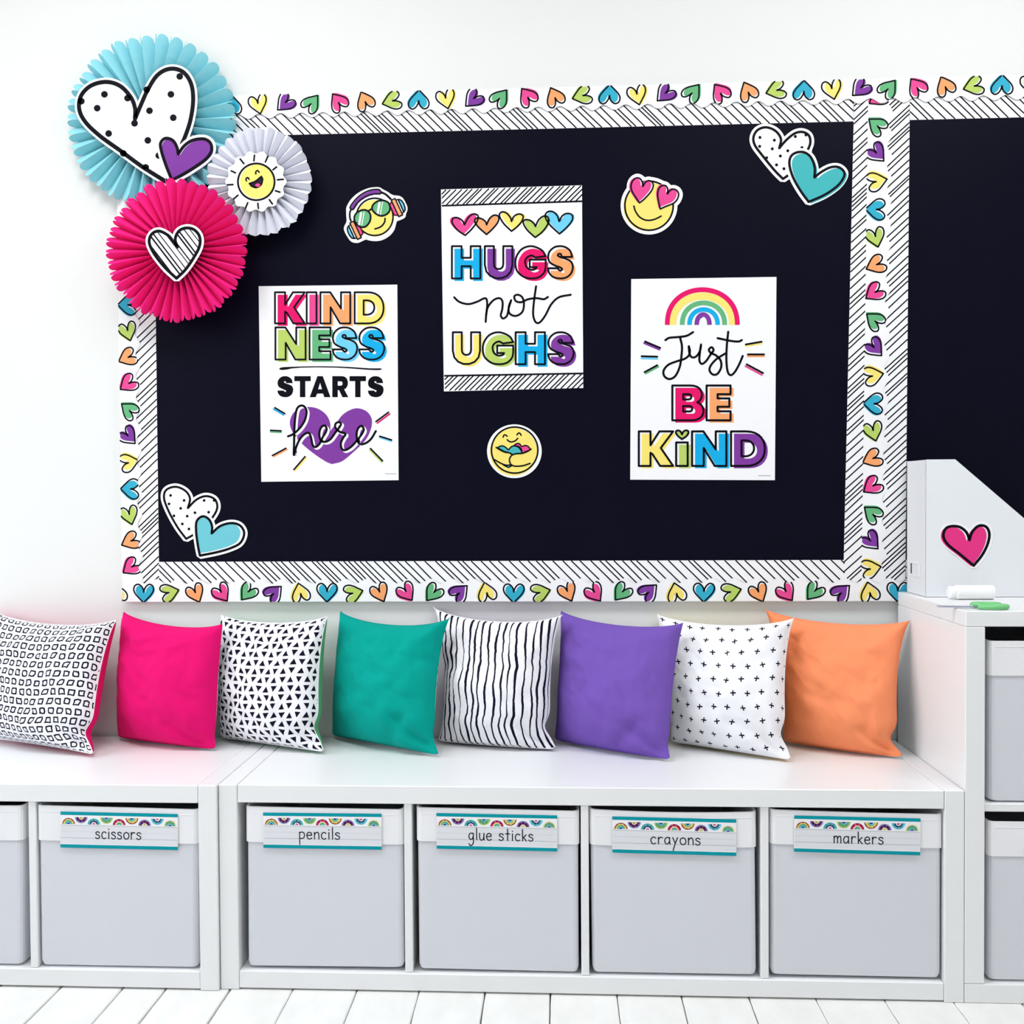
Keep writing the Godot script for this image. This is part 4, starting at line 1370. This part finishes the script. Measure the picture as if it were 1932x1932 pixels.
func plate(text: String, q: Array, u0: float, u1: float, z: float) -> void:
	var w := []
	var mid := Vector3.ZERO
	for i in 4:
		w.append(on_z(q[i * 2], q[i * 2 + 1], z))
		mid += w[i] * 0.25
	plate_c = []
	for p in w:
		plate_c.append(Vector2(p.x - mid.x, p.y - mid.y))
	var t := thing("name_plate", "white paper label strip with teal bars and tiny rainbows reading %s" % text, "label", mid, "bin labels")
	part("strip", card_mesh(PackedVector2Array(plate_c), 0.0005), mat("poster_paper", PAPER, 0.5), t)
	var wide: float = plate_c[0].distance_to(plate_c[1])
	var high: float = plate_c[0].distance_to(plate_c[3])
	for v in [0.0, 0.905]:
		fill_m(PackedVector2Array([pl(0, v), pl(1, v), pl(1, v + 0.095), pl(0, v + 0.095)]), TEAL, 1)
		print_part("printed_bar", t, "teal bar")
	var grey := rgb(232, 233, 238)
	fill_m(PackedVector2Array([pl(0.004, 0.38), pl(0.996, 0.38), pl(0.996, 0.88), pl(0.004, 0.88)]), grey, 1)
	for v in [0.375, 0.725]:
		stroke_m(PackedVector2Array([pl(0.004, v), pl(0.996, v)]), 0.0005, rgb(186, 188, 198), 2)
	for k in 38:
		stroke_m(PackedVector2Array([pl(0.01 + k / 38.5, 0.55), pl(0.026 + k / 38.5, 0.55)]), 0.0003, rgb(200, 202, 210), 2)
	print_part("printed_ruling", t, "grey writing lines")
	var brown := rgb(170, 70, 50)
	var navy := rgb(28, 40, 110)
	var plum := rgb(96, 18, 100)
	var cream := rgb(252, 236, 190)
	var lav := rgb(150, 150, 205)
	var sets := [[brown, YELLOW, GREEN, SKY, navy], [lav, plum, plum, cream, LIME], [TURQ, TURQ, navy, PAPER, PINK], [LIME, GREEN, GREEN, SKY, plum], [rgb(150, 20, 70), HOT, cream, GREEN, SKY], [brown, YELLOW, LIME, SKY, navy], [lav, plum, plum, cream, LIME], [SKY, TURQ, navy, PAPER, PINK], [cream, GREEN, GREEN, SKY, plum]]
	for k in 9:
		var up := k % 2 == 0
		var cu := 0.07 + k * 0.108
		var cv := 0.345 if up else 0.145
		var c := pl(cu, cv)
		var R := 0.054 * wide
		for j in 5:
			var r0 := R * (1.0 - j * 0.19)
			var r1 := R * (1.0 - (j + 1) * 0.19) + 0.0002
			var pa := PackedVector2Array()
			var pb := PackedVector2Array()
			for i in 17:
				var an := PI * i / 16.0
				var d := Vector2(cos(an), sin(an) * (1.0 if up else -1.0))
				pa.append(c + Vector2(d.x * r0, d.y * minf(r0, r0 * 0.95)))
				pb.append(c + d * r1)
			pb.reverse()
			pa.append_array(pb)
			fill_m(pa, sets[k][j], 1)
		print_part("printed_rainbow", t)
	# handwriting
	var total := 0.0
	for ch in text:
		total += 0.75 if ch == " " else hand[ch][0] + 0.26
	total -= 0.26
	var x := 0.0
	for ch in text:
		if ch == " ":
			x += 0.75
			continue
		for line in hand[ch][1]:
			var pts := PackedVector2Array()
			for p in line:
				pts.append(pl(lerpf(u0, u1, (x + p.x) / total), 0.725 + p.y * 0.185))
			stroke_m(pts, 0.00108, rgb(30, 30, 44), 3)
		x += hand[ch][0] + 0.26
	print_part("handwriting", t, "handwritten word %s" % text)

# ---------------------------------------------------------------- cushions
func pattern_image(kind: String) -> StandardMaterial3D:
	var n := 1024
	var img := Image.create(n, n, true, Image.FORMAT_RGB8)
	img.fill(rgb(246, 246, 250))
	var dark := rgb(22, 19, 40)
	var white := rgb(246, 246, 250)
	var r := RandomNumberGenerator.new()
	r.seed = kind.hash()
	if kind == "triangles":
		var cols := 19
		var rows := 18
		for j in rows:
			for i in cols:
				var cx := (i + 0.5 + r.randf_range(-0.06, 0.06)) * n / cols
				var cy := (j + 0.5) * n / rows + r.randf_range(-2, 2)
				var up := 1.0 if (i + j) % 2 == 0 else -1.0
				var w := 21.0 + r.randf_range(-2, 2)
				var h := 19.0 * up
				raster(img, [Vector2(cx - w, cy + h), Vector2(cx + w, cy + h), Vector2(cx + r.randf_range(-4, 4), cy - h)], dark)
	elif kind == "squares":
		var m := 17
		for j in m:
			for i in m:
				var cx := (i + 0.5 + (0.25 if j % 2 else -0.05)) * n / m
				var cy := (j + 0.5) * n / m
				var q := []
				var p := []
				var sk := r.randf_range(-4, 4)
				for d in [Vector2(-1, -1), Vector2(0, -1.12), Vector2(1, -1), Vector2(1.08, 0), Vector2(1, 1), Vector2(0, 1.06), Vector2(-1, 1), Vector2(-1.06, 0)]:
					var jit := Vector2(r.randf_range(-3, 3), r.randf_range(-3, 3))
					q.append(Vector2(cx, cy) + Vector2(d.x * 20 - d.y * sk, d.y * 20) + jit)
					p.append(Vector2(cx, cy) + Vector2(d.x * 11.5 - d.y * sk, d.y * 11.5) + jit)
				raster(img, q, dark)
				raster(img, p, white)
	elif kind == "stripes":
		var x := 12.0
		while x < n:
			var wv := r.randf_range(4.0, 8.5)
			var ph := r.randf_range(0, TAU)
			var am := r.randf_range(2, 6)
			for y in n:
				var xx := x + am * sin(y * 0.011 + ph) + 2.0 * sin(y * 0.04 + ph * 2.0)
				var w2 := wv + 1.6 * sin(y * 0.017 + ph * 3.0)
				img.fill_rect(Rect2i(int(xx - w2), y, int(w2 * 2.0), 1), dark)
			x += r.randf_range(40, 58)
	elif kind == "crosses":
		var c2 := 11
		for j in c2 + 1:
			for i in c2:
				var cx := (i + (0.5 if j % 2 == 0 else 0.1) + r.randf_range(-0.06, 0.06)) * n / c2
				var cy := (j + 0.3) * n / (c2 + 0.6) + r.randf_range(-5, 5)
				var a := r.randf_range(-0.2, 0.2)
				for e in [a, a + PI / 2]:
					var d := Vector2(cos(e), sin(e))
					var o := d.orthogonal()
					raster(img, [Vector2(cx, cy) - d * 17 - o * 3.2, Vector2(cx, cy) + d * 17 - o * 4.6, Vector2(cx, cy) + d * 17 + o * 4.6, Vector2(cx, cy) - d * 17 + o * 4.2], dark)
	img.generate_mipmaps()
	var m2 := StandardMaterial3D.new()
	m2.albedo_texture = ImageTexture.create_from_image(img)
	m2.roughness = 0.85
	m2.metallic_specular = 0.2
	return m2

func raster(img: Image, poly: Array, col: Color) -> void:
	var y0 := 1e9
	var y1 := -1e9
	for p in poly:
		y0 = minf(y0, p.y)
		y1 = maxf(y1, p.y)
	for y in range(maxi(0, int(y0)), mini(img.get_height() - 1, int(y1)) + 1):
		var xs := []
		for i in poly.size():
			var a: Vector2 = poly[i]
			var b: Vector2 = poly[(i + 1) % poly.size()]
			if (a.y <= y) != (b.y <= y):
				xs.append(a.x + (y - a.y) / (b.y - a.y) * (b.x - a.x))
		xs.sort()
		for i in range(0, xs.size() - 1, 2):
			img.fill_rect(Rect2i(int(xs[i]), y, maxi(1, int(xs[i + 1] - xs[i])), 1), col)

func cloth(key: String, c: Color) -> StandardMaterial3D:
	var m := mat(key, c, 0.85, 0.1, 70.0, 0.2)
	m.rim_enabled = true
	m.rim = 0.15
	return m

func cushion(label: String, q: Array, ztl: float, ztr: float, fm: Material, bm: Material, back_label: String, thick: float, pull: Array, creases: Array, s: int, seam_m: Material = null) -> void:
	# q: ear tips in the photo, top left, top right, bottom right, bottom left; the two lower ones rest on the bench
	var tl := on_z(q[0], q[1], ztl)
	var tr := on_z(q[2], q[3], ztr)
	var br := on_y(q[4], q[5], BENCH_TOP + 0.008)
	var bl := on_y(q[6], q[7], BENCH_TOP + 0.008)
	bl.z = maxf(bl.z, 0.012)
	var base := (bl + br) * 0.5
	base.y = BENCH_TOP
	var t := thing("cushion", label, "cushion", base, "cushions along the wall")
	var n := 44
	var plain := label.begins_with("plain")
	var nz := FastNoiseLite.new()
	nz.seed = s
	nz.frequency = 2.2
	var right := ((tr + br) - (tl + bl)).normalized()
	var up := ((tl + tr) - (bl + br)).normalized()
	var face := right.cross(up).normalized()
	var grid := [[], []]
	for j in n + 1:
		for i in n + 1:
			var a := 2.0 * i / n - 1.0
			var b := 2.0 * j / n - 1.0
			# drawn-in edges: left, right, bottom, top
			var ka: float = pull[0] if a < 0 else pull[1]
			var kb: float = pull[2] if b < 0 else pull[3]
			var a2 := a * (1.0 - ka * pow(1.0 - b * b, 0.6) * absf(a))
			var b2 := b * (1.0 - kb * pow(1.0 - a * a, 0.62) * absf(b))
			if a > 0 and pull.size() > 4:
				a2 -= 1.5 * pull[4] * exp(-pow((b - pull[5]) / 0.15, 2.0)) * pow(a, 4.0)
			var u := (a2 + 1.0) * 0.5
			var v := (b2 + 1.0) * 0.5
			var p := bl.lerp(br, u).lerp(tl.lerp(tr, u), v)
			# the ears are blunt
			var ear := pow(absf(a * b), 24.0)
			p = p.lerp((bl + br + tl + tr) * 0.25, 0.022 * ear)
			var f := pow(maxf(0.0, (1.0 - a * a) * (1.0 - b * b)), 0.47)
			var fb := pow(maxf(0.0, (1.0 - a * a) * (1.0 - b * b)), 0.30)
			var edge := maxf(0.0, (1.0 - pow(absf(a), 6.0)) * (1.0 - pow(absf(b), 6.0)))
			var bump := (0.010 * nz.get_noise_2d(a * 0.8, b * 0.8) + 0.002 * nz.get_noise_2d(a * 2.6 + 9.0, b * 2.6)) * edge
			for c in creases:
				# [start u, v, end u, v, depth, width] in -1..1
				var c0 := Vector2(c[0], c[1])
				var c1 := Vector2(c[2], c[3])
				var cl := Geometry2D.get_closest_point_to_segment(Vector2(a, b), c0, c1)
				var d := cl.distance_to(Vector2(a, b))
				var along := (cl - c0).length() / (c1 - c0).length()
				bump += 1.9 * c[4] * exp(-pow(d / c[5], 2.0)) * (1.0 - 0.7 * along) * minf(1.0, edge * 3.0)
			var sag := 1.0 + 0.24 * (-b) * (1.0 - a * a)
			var pf := p + face * (thick * f * sag + bump)
			var pb := p - face * (thick * (0.55 * f if plain else 0.85 * fb) * sag)
			pf.y = maxf(pf.y, BENCH_TOP + 0.0015)
			pb.y = maxf(pb.y, BENCH_TOP + 0.0012)
			pb.z = maxf(pb.z, 0.003)
			pf.z = maxf(pf.z, pb.z + 0.0002)
			pf.x = minf(pf.x, BENCH_X + BENCH_W - 0.002)
			pb.x = minf(pb.x, BENCH_X + BENCH_W - 0.002)
			grid[0].append(pf - base)
			grid[1].append(pb - base)
	for side in 2:
		var st := SurfaceTool.new()
		st.begin(Mesh.PRIMITIVE_TRIANGLES)
		st.set_smooth_group(0)
		var us := arc_lengths(grid[side], n, 1, n + 1)
		var vs := arc_lengths(grid[side], n, n + 1, 1)
		for j in n + 1:
			for i in n + 1:
				st.set_uv(Vector2(0.5 + us[j * (n + 1) + i] / 0.36, 0.5 - vs[i * (n + 1) + j] / 0.36))
				st.add_vertex(grid[side][j * (n + 1) + i])
		for j in n:
			for i in n:
				var k0 := j * (n + 1) + i
				var k1 := k0 + 1
				var k2 := k0 + n + 1
				var k3 := k2 + 1
				var order := [k0, k2, k1, k1, k2, k3] if side == 0 else [k0, k1, k2, k1, k3, k2]
				for k in order:
					st.add_index(k)
		st.generate_normals()
		part("front_cover" if side == 0 else "back_cover", st.commit(), fm if side == 0 else bm, t, Vector3.ZERO, "" if side == 0 else back_label)
	var rim := PackedVector3Array()
	for i in n:
		rim.append(grid[0][i])
	for j in n:
		rim.append(grid[0][j * (n + 1) + n])
	for i in n:
		rim.append(grid[0][n * (n + 1) + n - i])
	for j in n:
		rim.append(grid[0][(n - j) * (n + 1)])
	part("seam", tube_mesh(rim, 0.0013, true, 6), seam_m if seam_m else fm, t)

func arc_lengths(g: Array, n: int, step: int, row: int) -> PackedFloat32Array:
	# distance along the cloth from the middle of each row of the grid
	var r := PackedFloat32Array()
	for j in n + 1:
		var acc := [0.0]
		for i in n:
			acc.append(acc[i] + (g[j * row + (i + 1) * step] - g[j * row + i * step]).length())
		var half: float = acc[n] * 0.5
		for i in n + 1:
			r.append(acc[i] - half)
	return r

func cushions() -> void:
	var pink := cloth("cloth_pink", rgb(228, 18, 112))
	var green := cloth("cloth_green", rgb(96, 176, 122))
	var teal := cloth("cloth_teal", rgb(2, 158, 146))
	var purple := cloth("cloth_purple", rgb(120, 88, 180))
	var violet := cloth("cloth_violet", rgb(112, 40, 140))
	var yellow := cloth("cloth_yellow", rgb(240, 216, 112))
	var orange := cloth("cloth_orange", rgb(252, 150, 104))
	var squares := pattern_image("squares")
	var triangles := pattern_image("triangles")
	var stripes := pattern_image("stripes")
	var crosses := pattern_image("crosses")
	cushion("white cushion printed with rows of small black square outlines, pink back", [-18, 1148, 224, 1166, 178, 1424, -30, 1392], 0.02, 0.075, squares, pink, "hot pink back", 0.064, [0.06, 0.15, 0.03, 0.18, 0.08, -0.72], [[1, -1, 0.2, -0.55, -0.012, 0.12], [1, 1, 0.3, 0.5, 0.006, 0.15]], 1)
	cushion("plain hot pink cushion with a bright solid front", [232, 1152, 421, 1175, 408, 1412, 222, 1389], 0.015, 0.085, pink, triangles, "patterned back", 0.066, [0.03, 0.05, -0.02, 0.16, 0.02, -0.8], [[1, -1, 0.35, -0.72, -0.010, 0.10], [-1, 1, -0.2, 0.5, 0.005, 0.14], [-0.3, 0.7, 0.3, 0.85, 0.003, 0.08]], 2)
	cushion("white cushion printed with small black triangles, green back", [416, 1158, 621, 1160, 613, 1418, 416, 1390], 0.015, 0.080, triangles, green, "green back", 0.062, [0.02, 0.16, 0.0, 0.14, 0.07, -0.68], [[1, -1, 0.3, -0.6, -0.010, 0.12], [0.1, 0.6, 0.6, 0.8, -0.004, 0.08]], 3)
	cushion("plain teal green cushion with a solid front", [641, 1151, 851, 1163, 829, 1424, 626, 1386], 0.015, 0.095, teal, triangles, "patterned back", 0.066, [0.04, 0.16, 0.0, 0.19, 0.03, -0.75], [[1, -1, 0.4, -0.55, -0.012, 0.12], [1, 0.3, 0.3, 0.35, -0.006, 0.1], [1, 1, 0.4, 0.4, 0.006, 0.16], [0.2, -1, 0.5, -0.5, -0.006, 0.1]], 4)
	cushion("white cushion printed with thin black upright stripes, purple back", [815, 1143, 1064, 1157, 1050, 1412, 826, 1396], 0.012, 0.075, stripes, violet, "purple back", 0.064, [0.16, 0.16, -0.02, 0.19, 0.07, -0.7], [[1, -1, 0.3, -0.65, -0.010, 0.10], [-1, 0.1, -0.5, 0.2, -0.008, 0.14]], 5)
	cushion("plain purple cushion next to the striped one", [1057, 1150, 1291, 1173, 1266, 1432, 1046, 1394], 0.015, 0.095, purple, crosses, "patterned back", 0.066, [0.05, 0.09, -0.02, 0.16, 0.02, -0.8], [[1, -1, 0.35, -0.6, -0.011, 0.11], [0.2, -0.9, 0.7, -0.45, -0.005, 0.09], [1, 1, 0.3, 0.55, 0.006, 0.14]], 6)
	cushion("white cushion printed with small black plus marks, yellow back", [1237, 1156, 1501, 1163, 1494, 1433, 1266, 1398], 0.012, 0.095, crosses, yellow, "yellow back", 0.062, [0.08, 0.14, 0.0, 0.17, 0.06, -0.68], [[1, -1, 0.3, -0.6, -0.010, 0.12], [1, 1, 0.4, 0.5, 0.005, 0.14]], 7)
	cushion("plain orange cushion against the taller shelf", [1442, 1147, 1721, 1168, 1706, 1427, 1478, 1397], 0.012, 0.10, orange, squares, "patterned back", 0.068, [0.10, 0.17, -0.03, 0.16, 0.09, -0.78], [[1, -1, 0.4, -0.7, -0.012, 0.09], [1, 1, 0.4, 0.45, 0.006, 0.16]], 8)

# ---------------------------------------------------------------- the taller unit and what stands on it
func shelf_unit() -> void:
	var m := white_board()
	var x0 := BENCH_X + BENCH_W + 0.001
	var W := 0.765
	var H := 0.763
	var x1 := x0 + W
	var z0 := 0.018
	var zf := BENCH_D
	var t := thing("cube_shelf", "taller white cube shelf unit at the end of the bench", "shelf unit", Vector3((x0 + x1) / 2, 0, zf / 2))
	slab("top_board", Vector3(x0, H - 0.030, z0), Vector3(x1, H, zf), m, t)
	slab("bottom_board", Vector3(x0, 0, z0), Vector3(x1, 0.0375, zf), m, t)
	slab("side_panel", Vector3(x0, 0.0378, z0), Vector3(x0 + POST, H - 0.0304, zf), m, t)
	slab("side_panel", Vector3(x1 - POST, 0.0378, z0), Vector3(x1, H - 0.0304, zf), m, t)
	var mx := (x0 + x1) / 2
	slab("divider", Vector3(mx - 0.008, 0.038, z0), Vector3(mx + 0.008, H - 0.0306, zf - 0.004), m, t)
	for r in [[x0 + POST, mx - 0.008], [mx + 0.008, x1 - POST]]:
		slab("shelf", Vector3(r[0] + 0.0003, 0.373, z0), Vector3(r[1] - 0.0003, 0.389, zf - 0.004), m, t)
	var zb := zf - 0.008
	for r in [[0.0378, "plain grey fabric bin in the lower cube of the taller shelf"], [0.3892, "plain grey fabric bin in the upper cube of the taller shelf"]]:
		var a := x0 + POST + 0.012
		var b := mx - 0.02
		var y: float = r[0]
		bin(r[1], [Vector3(a, y + 0.315, zb), Vector3(b, y + 0.315, zb), Vector3(b, y + 0.001, zb), Vector3(a, y + 0.001, zb)], 0.79, zb, 0.0, y)
	magazine_file(H)
	scissors(H)
	white_tube(H)

func extrude_x(pts: PackedVector2Array, th: float) -> ArrayMesh:
	return card_mesh(pts, th)

func magazine_file(H: float) -> void:
	var y := H
	var fl := on_y(1747, 1127, y)
	var bk := on_y(1710, 1116.8, y)
	bk.z = maxf(bk.z, 0.020)
	var top := on_z(1747, 867, fl.z).y
	var h := top - y
	var d := fl.z - bk.z
	var w := 0.25
	var m := mat("file_card", rgb(236, 239, 243), 0.5, 0.0, 1.0, 0.3)
	var t := thing("magazine_file", "white cardboard magazine file with a pink heart, on the taller shelf", "magazine file", Vector3(fl.x, y, fl.z))
	var prof := PackedVector2Array([Vector2(0, 0.001), Vector2(w, 0.001), Vector2(w, h * 0.45), Vector2(0.062, h), Vector2(0.0, h)])
	part("side_panel", card_mesh(prof, 0.002), m, t)
	part("side_panel", card_mesh(prof, 0.002), m, t, Vector3(0, 0, -d + 0.002))
	slab("spine", Vector3(fl.x, y + 0.001, bk.z), Vector3(fl.x + 0.002, y + h - 0.0005, fl.z - 0.0001), m, t, 0.0004)
	slab("base", Vector3(fl.x + 0.002, y + 0.001, bk.z + 0.002), Vector3(fl.x + w - 0.002, y + 0.003, fl.z - 0.002), m, t, 0.0002)
	slab("end_panel", Vector3(fl.x + w - 0.002, y + 0.001, bk.z), Vector3(fl.x + w, y + h * 0.45, fl.z - 0.0001), m, t, 0.0004)
	# label holder on the spine: a raised frame round a strip of painted shade
	var hy0 := on_z(1738, 1090, fl.z - d * 0.25).y
	var hy1 := on_z(1738, 1062, fl.z - d * 0.25).y
	var za := fl.z - d * 0.80
	var zb := fl.z - d * 0.28
	var fx := fl.x
	var holder := Node3D.new()
	holder.name = "label_holder"
	holder.set_meta("label", "small square raised label holder")
	t.add_child(holder)
	holder.position = Vector3.ZERO
	var fr := mat("holder_card", rgb(244, 245, 250), 0.4)
	for r in [[za, zb, hy0, hy0 + 0.004], [za, zb, hy1 - 0.004, hy1], [za, za + 0.004, hy0 + 0.004, hy1 - 0.004], [zb - 0.010, zb, hy0 + 0.004, hy1 - 0.004]]:
		var lo := Vector3(fx - 0.003, r[2], r[0]) - t.position
		var hi := Vector3(fx, r[3], r[1]) - t.position
		part("frame_bar", box_mesh(hi - lo, 0.0006), fr, holder, (lo + hi) * 0.5)
	part("slot_shade", box_mesh(Vector3(0.0006, hy1 - hy0 - 0.010, 0.0045), 0.0), mat("gap_shade_tone", rgb(44, 40, 78), 0.8), holder, Vector3(fx - 0.0004, (hy0 + hy1) / 2, za + 0.0065) - t.position)  # dark strip on the spine, paints the shade inside the holder gap
	# heart cut-out on the broad face
	var o := Vector2(1480, 780)
	var hs := heart_of([1815, 1460, 1685, 1352, 1572, 1262, 1526, 1185, 1542, 1112, 1596, 1083, 1680, 1090, 1745, 1140, 1775, 1215], [1775, 1215, 1800, 1140, 1860, 1080, 1930, 1085, 1965, 1150, 1950, 1250, 1895, 1360, 1815, 1460])
	var k := sticker("heart_cutout", "pink heart cut-out with a black outline, on the magazine file", "cut-out", hs, 36, fl.z + 0.0008, Vector2(1745, 1270), o, 5.085)
	fill(hs, PINK.lerp(HOT, 0.35), 1, Vector2(-26, 8))
	stroke(hs, 20, BLACK, 2, true)
	print_part("printed_heart", k, "pink heart")

func scissors(H: float) -> void:
	var tip := on_y(1768, 1144.5, H + 0.003)
	var piv := tip + Vector3(0.062, 0, 0.006)
	var t := thing("scissors", "small scissors with green handles lying on the taller shelf", "scissors", Vector3(piv.x, H, piv.z))
	var steel := mat("steel", rgb(190, 196, 214), 0.3)
	steel.metallic = 0.7
	for s in [-1.0, 1.0]:
		var st := SurfaceTool.new()
		st.begin(Mesh.PRIMITIVE_TRIANGLES)
		var y0 := 0.002 if s < 0 else 0.0036
		var q := [Vector3(-0.062, 0, -0.006 - s * 0.003), Vector3(-0.03, 0, -0.008 + s * 0.003), Vector3(0.012, 0, -0.004 * s), Vector3(0.012, 0, 0.004), Vector3(-0.02, 0, 0.004 + s * 0.001)]
		for k in range(1, 4):
			tri(st, q[0] + Vector3.UP * (y0 + 0.0014), q[k] + Vector3.UP * (y0 + 0.0014), q[k + 1] + Vector3.UP * (y0 + 0.0014), Vector3.UP)
			tri(st, q[0] + Vector3.UP * y0, q[k] + Vector3.UP * y0, q[k + 1] + Vector3.UP * y0, Vector3.DOWN)
		for k in 5:
			var a: Vector3 = q[k]
			var b: Vector3 = q[(k + 1) % 5]
			var e := b - a
			quad(st, a + Vector3.UP * y0, b + Vector3.UP * y0, b + Vector3.UP * (y0 + 0.0014), a + Vector3.UP * (y0 + 0.0014), Vector3(e.z, 0, -e.x).normalized())
		part("blade", st.commit(), steel, t)
		var loop := PackedVector3Array()
		for k in 20:
			var an := TAU * k / 20.0
			loop.append(Vector3(0.037 + 0.026 * cos(an), 0.0058, s * 0.0165 + 0.0135 * sin(an)))
		part("handle", tube_mesh(loop, 0.0048, true, 8), mat("green_plastic", rgb(120, 206, 130), 0.35), t, Vector3.ZERO, "green plastic handle loop")
	var scr := CylinderMesh.new()
	scr.top_radius = 0.0028
	scr.bottom_radius = 0.0032
	scr.height = 0.003
	part("pivot_screw", scr, steel, t, Vector3(0.004, 0.006, 0))

func lathe_x(profile: Array) -> ArrayMesh:
	var st := SurfaceTool.new()
	st.begin(Mesh.PRIMITIVE_TRIANGLES)
	var n := 28
	for i in profile.size() - 1:
		var a: Vector2 = profile[i]
		var b: Vector2 = profile[i + 1]
		var sl := Vector2(-(b.y - a.y), b.x - a.x).normalized()
		for k in n:
			var q := []
			for d in [[a, k], [b, k], [b, k + 1], [a, k + 1]]:
				var an: float = TAU * d[1] / n
				q.append([Vector3(d[0].x, cos(an) * d[0].y, sin(an) * d[0].y), Vector3(sl.x, cos(an) * sl.y, sin(an) * sl.y)])
			smooth_quad(st, q[0], q[1], q[2], q[3])
	return st.commit()

func white_tube(H: float) -> void:
	var p := on_y(1800, 1131, H)
	var r := 0.0155
	var t := thing("glue_tube", "small white plastic tube lying beside the magazine file", "tube", Vector3(p.x - 0.008, H, p.z))
	var m := mat("white_plastic", rgb(250, 250, 250), 0.3)
	part("barrel", lathe_x([Vector2(0.010, 0.0), Vector2(0.010, r - 0.002), Vector2(0.012, r), Vector2(0.088, r), Vector2(0.09, r - 0.002), Vector2(0.09, 0.0)]), m, t, Vector3(0, r, 0))
	part("cap", lathe_x([Vector2(-0.004, 0.0), Vector2(-0.004, r - 0.005), Vector2(-0.002, r - 0.0025), Vector2(0.0098, r - 0.0025), Vector2(0.0098, 0.0)]), m, t, Vector3(0, r, 0))
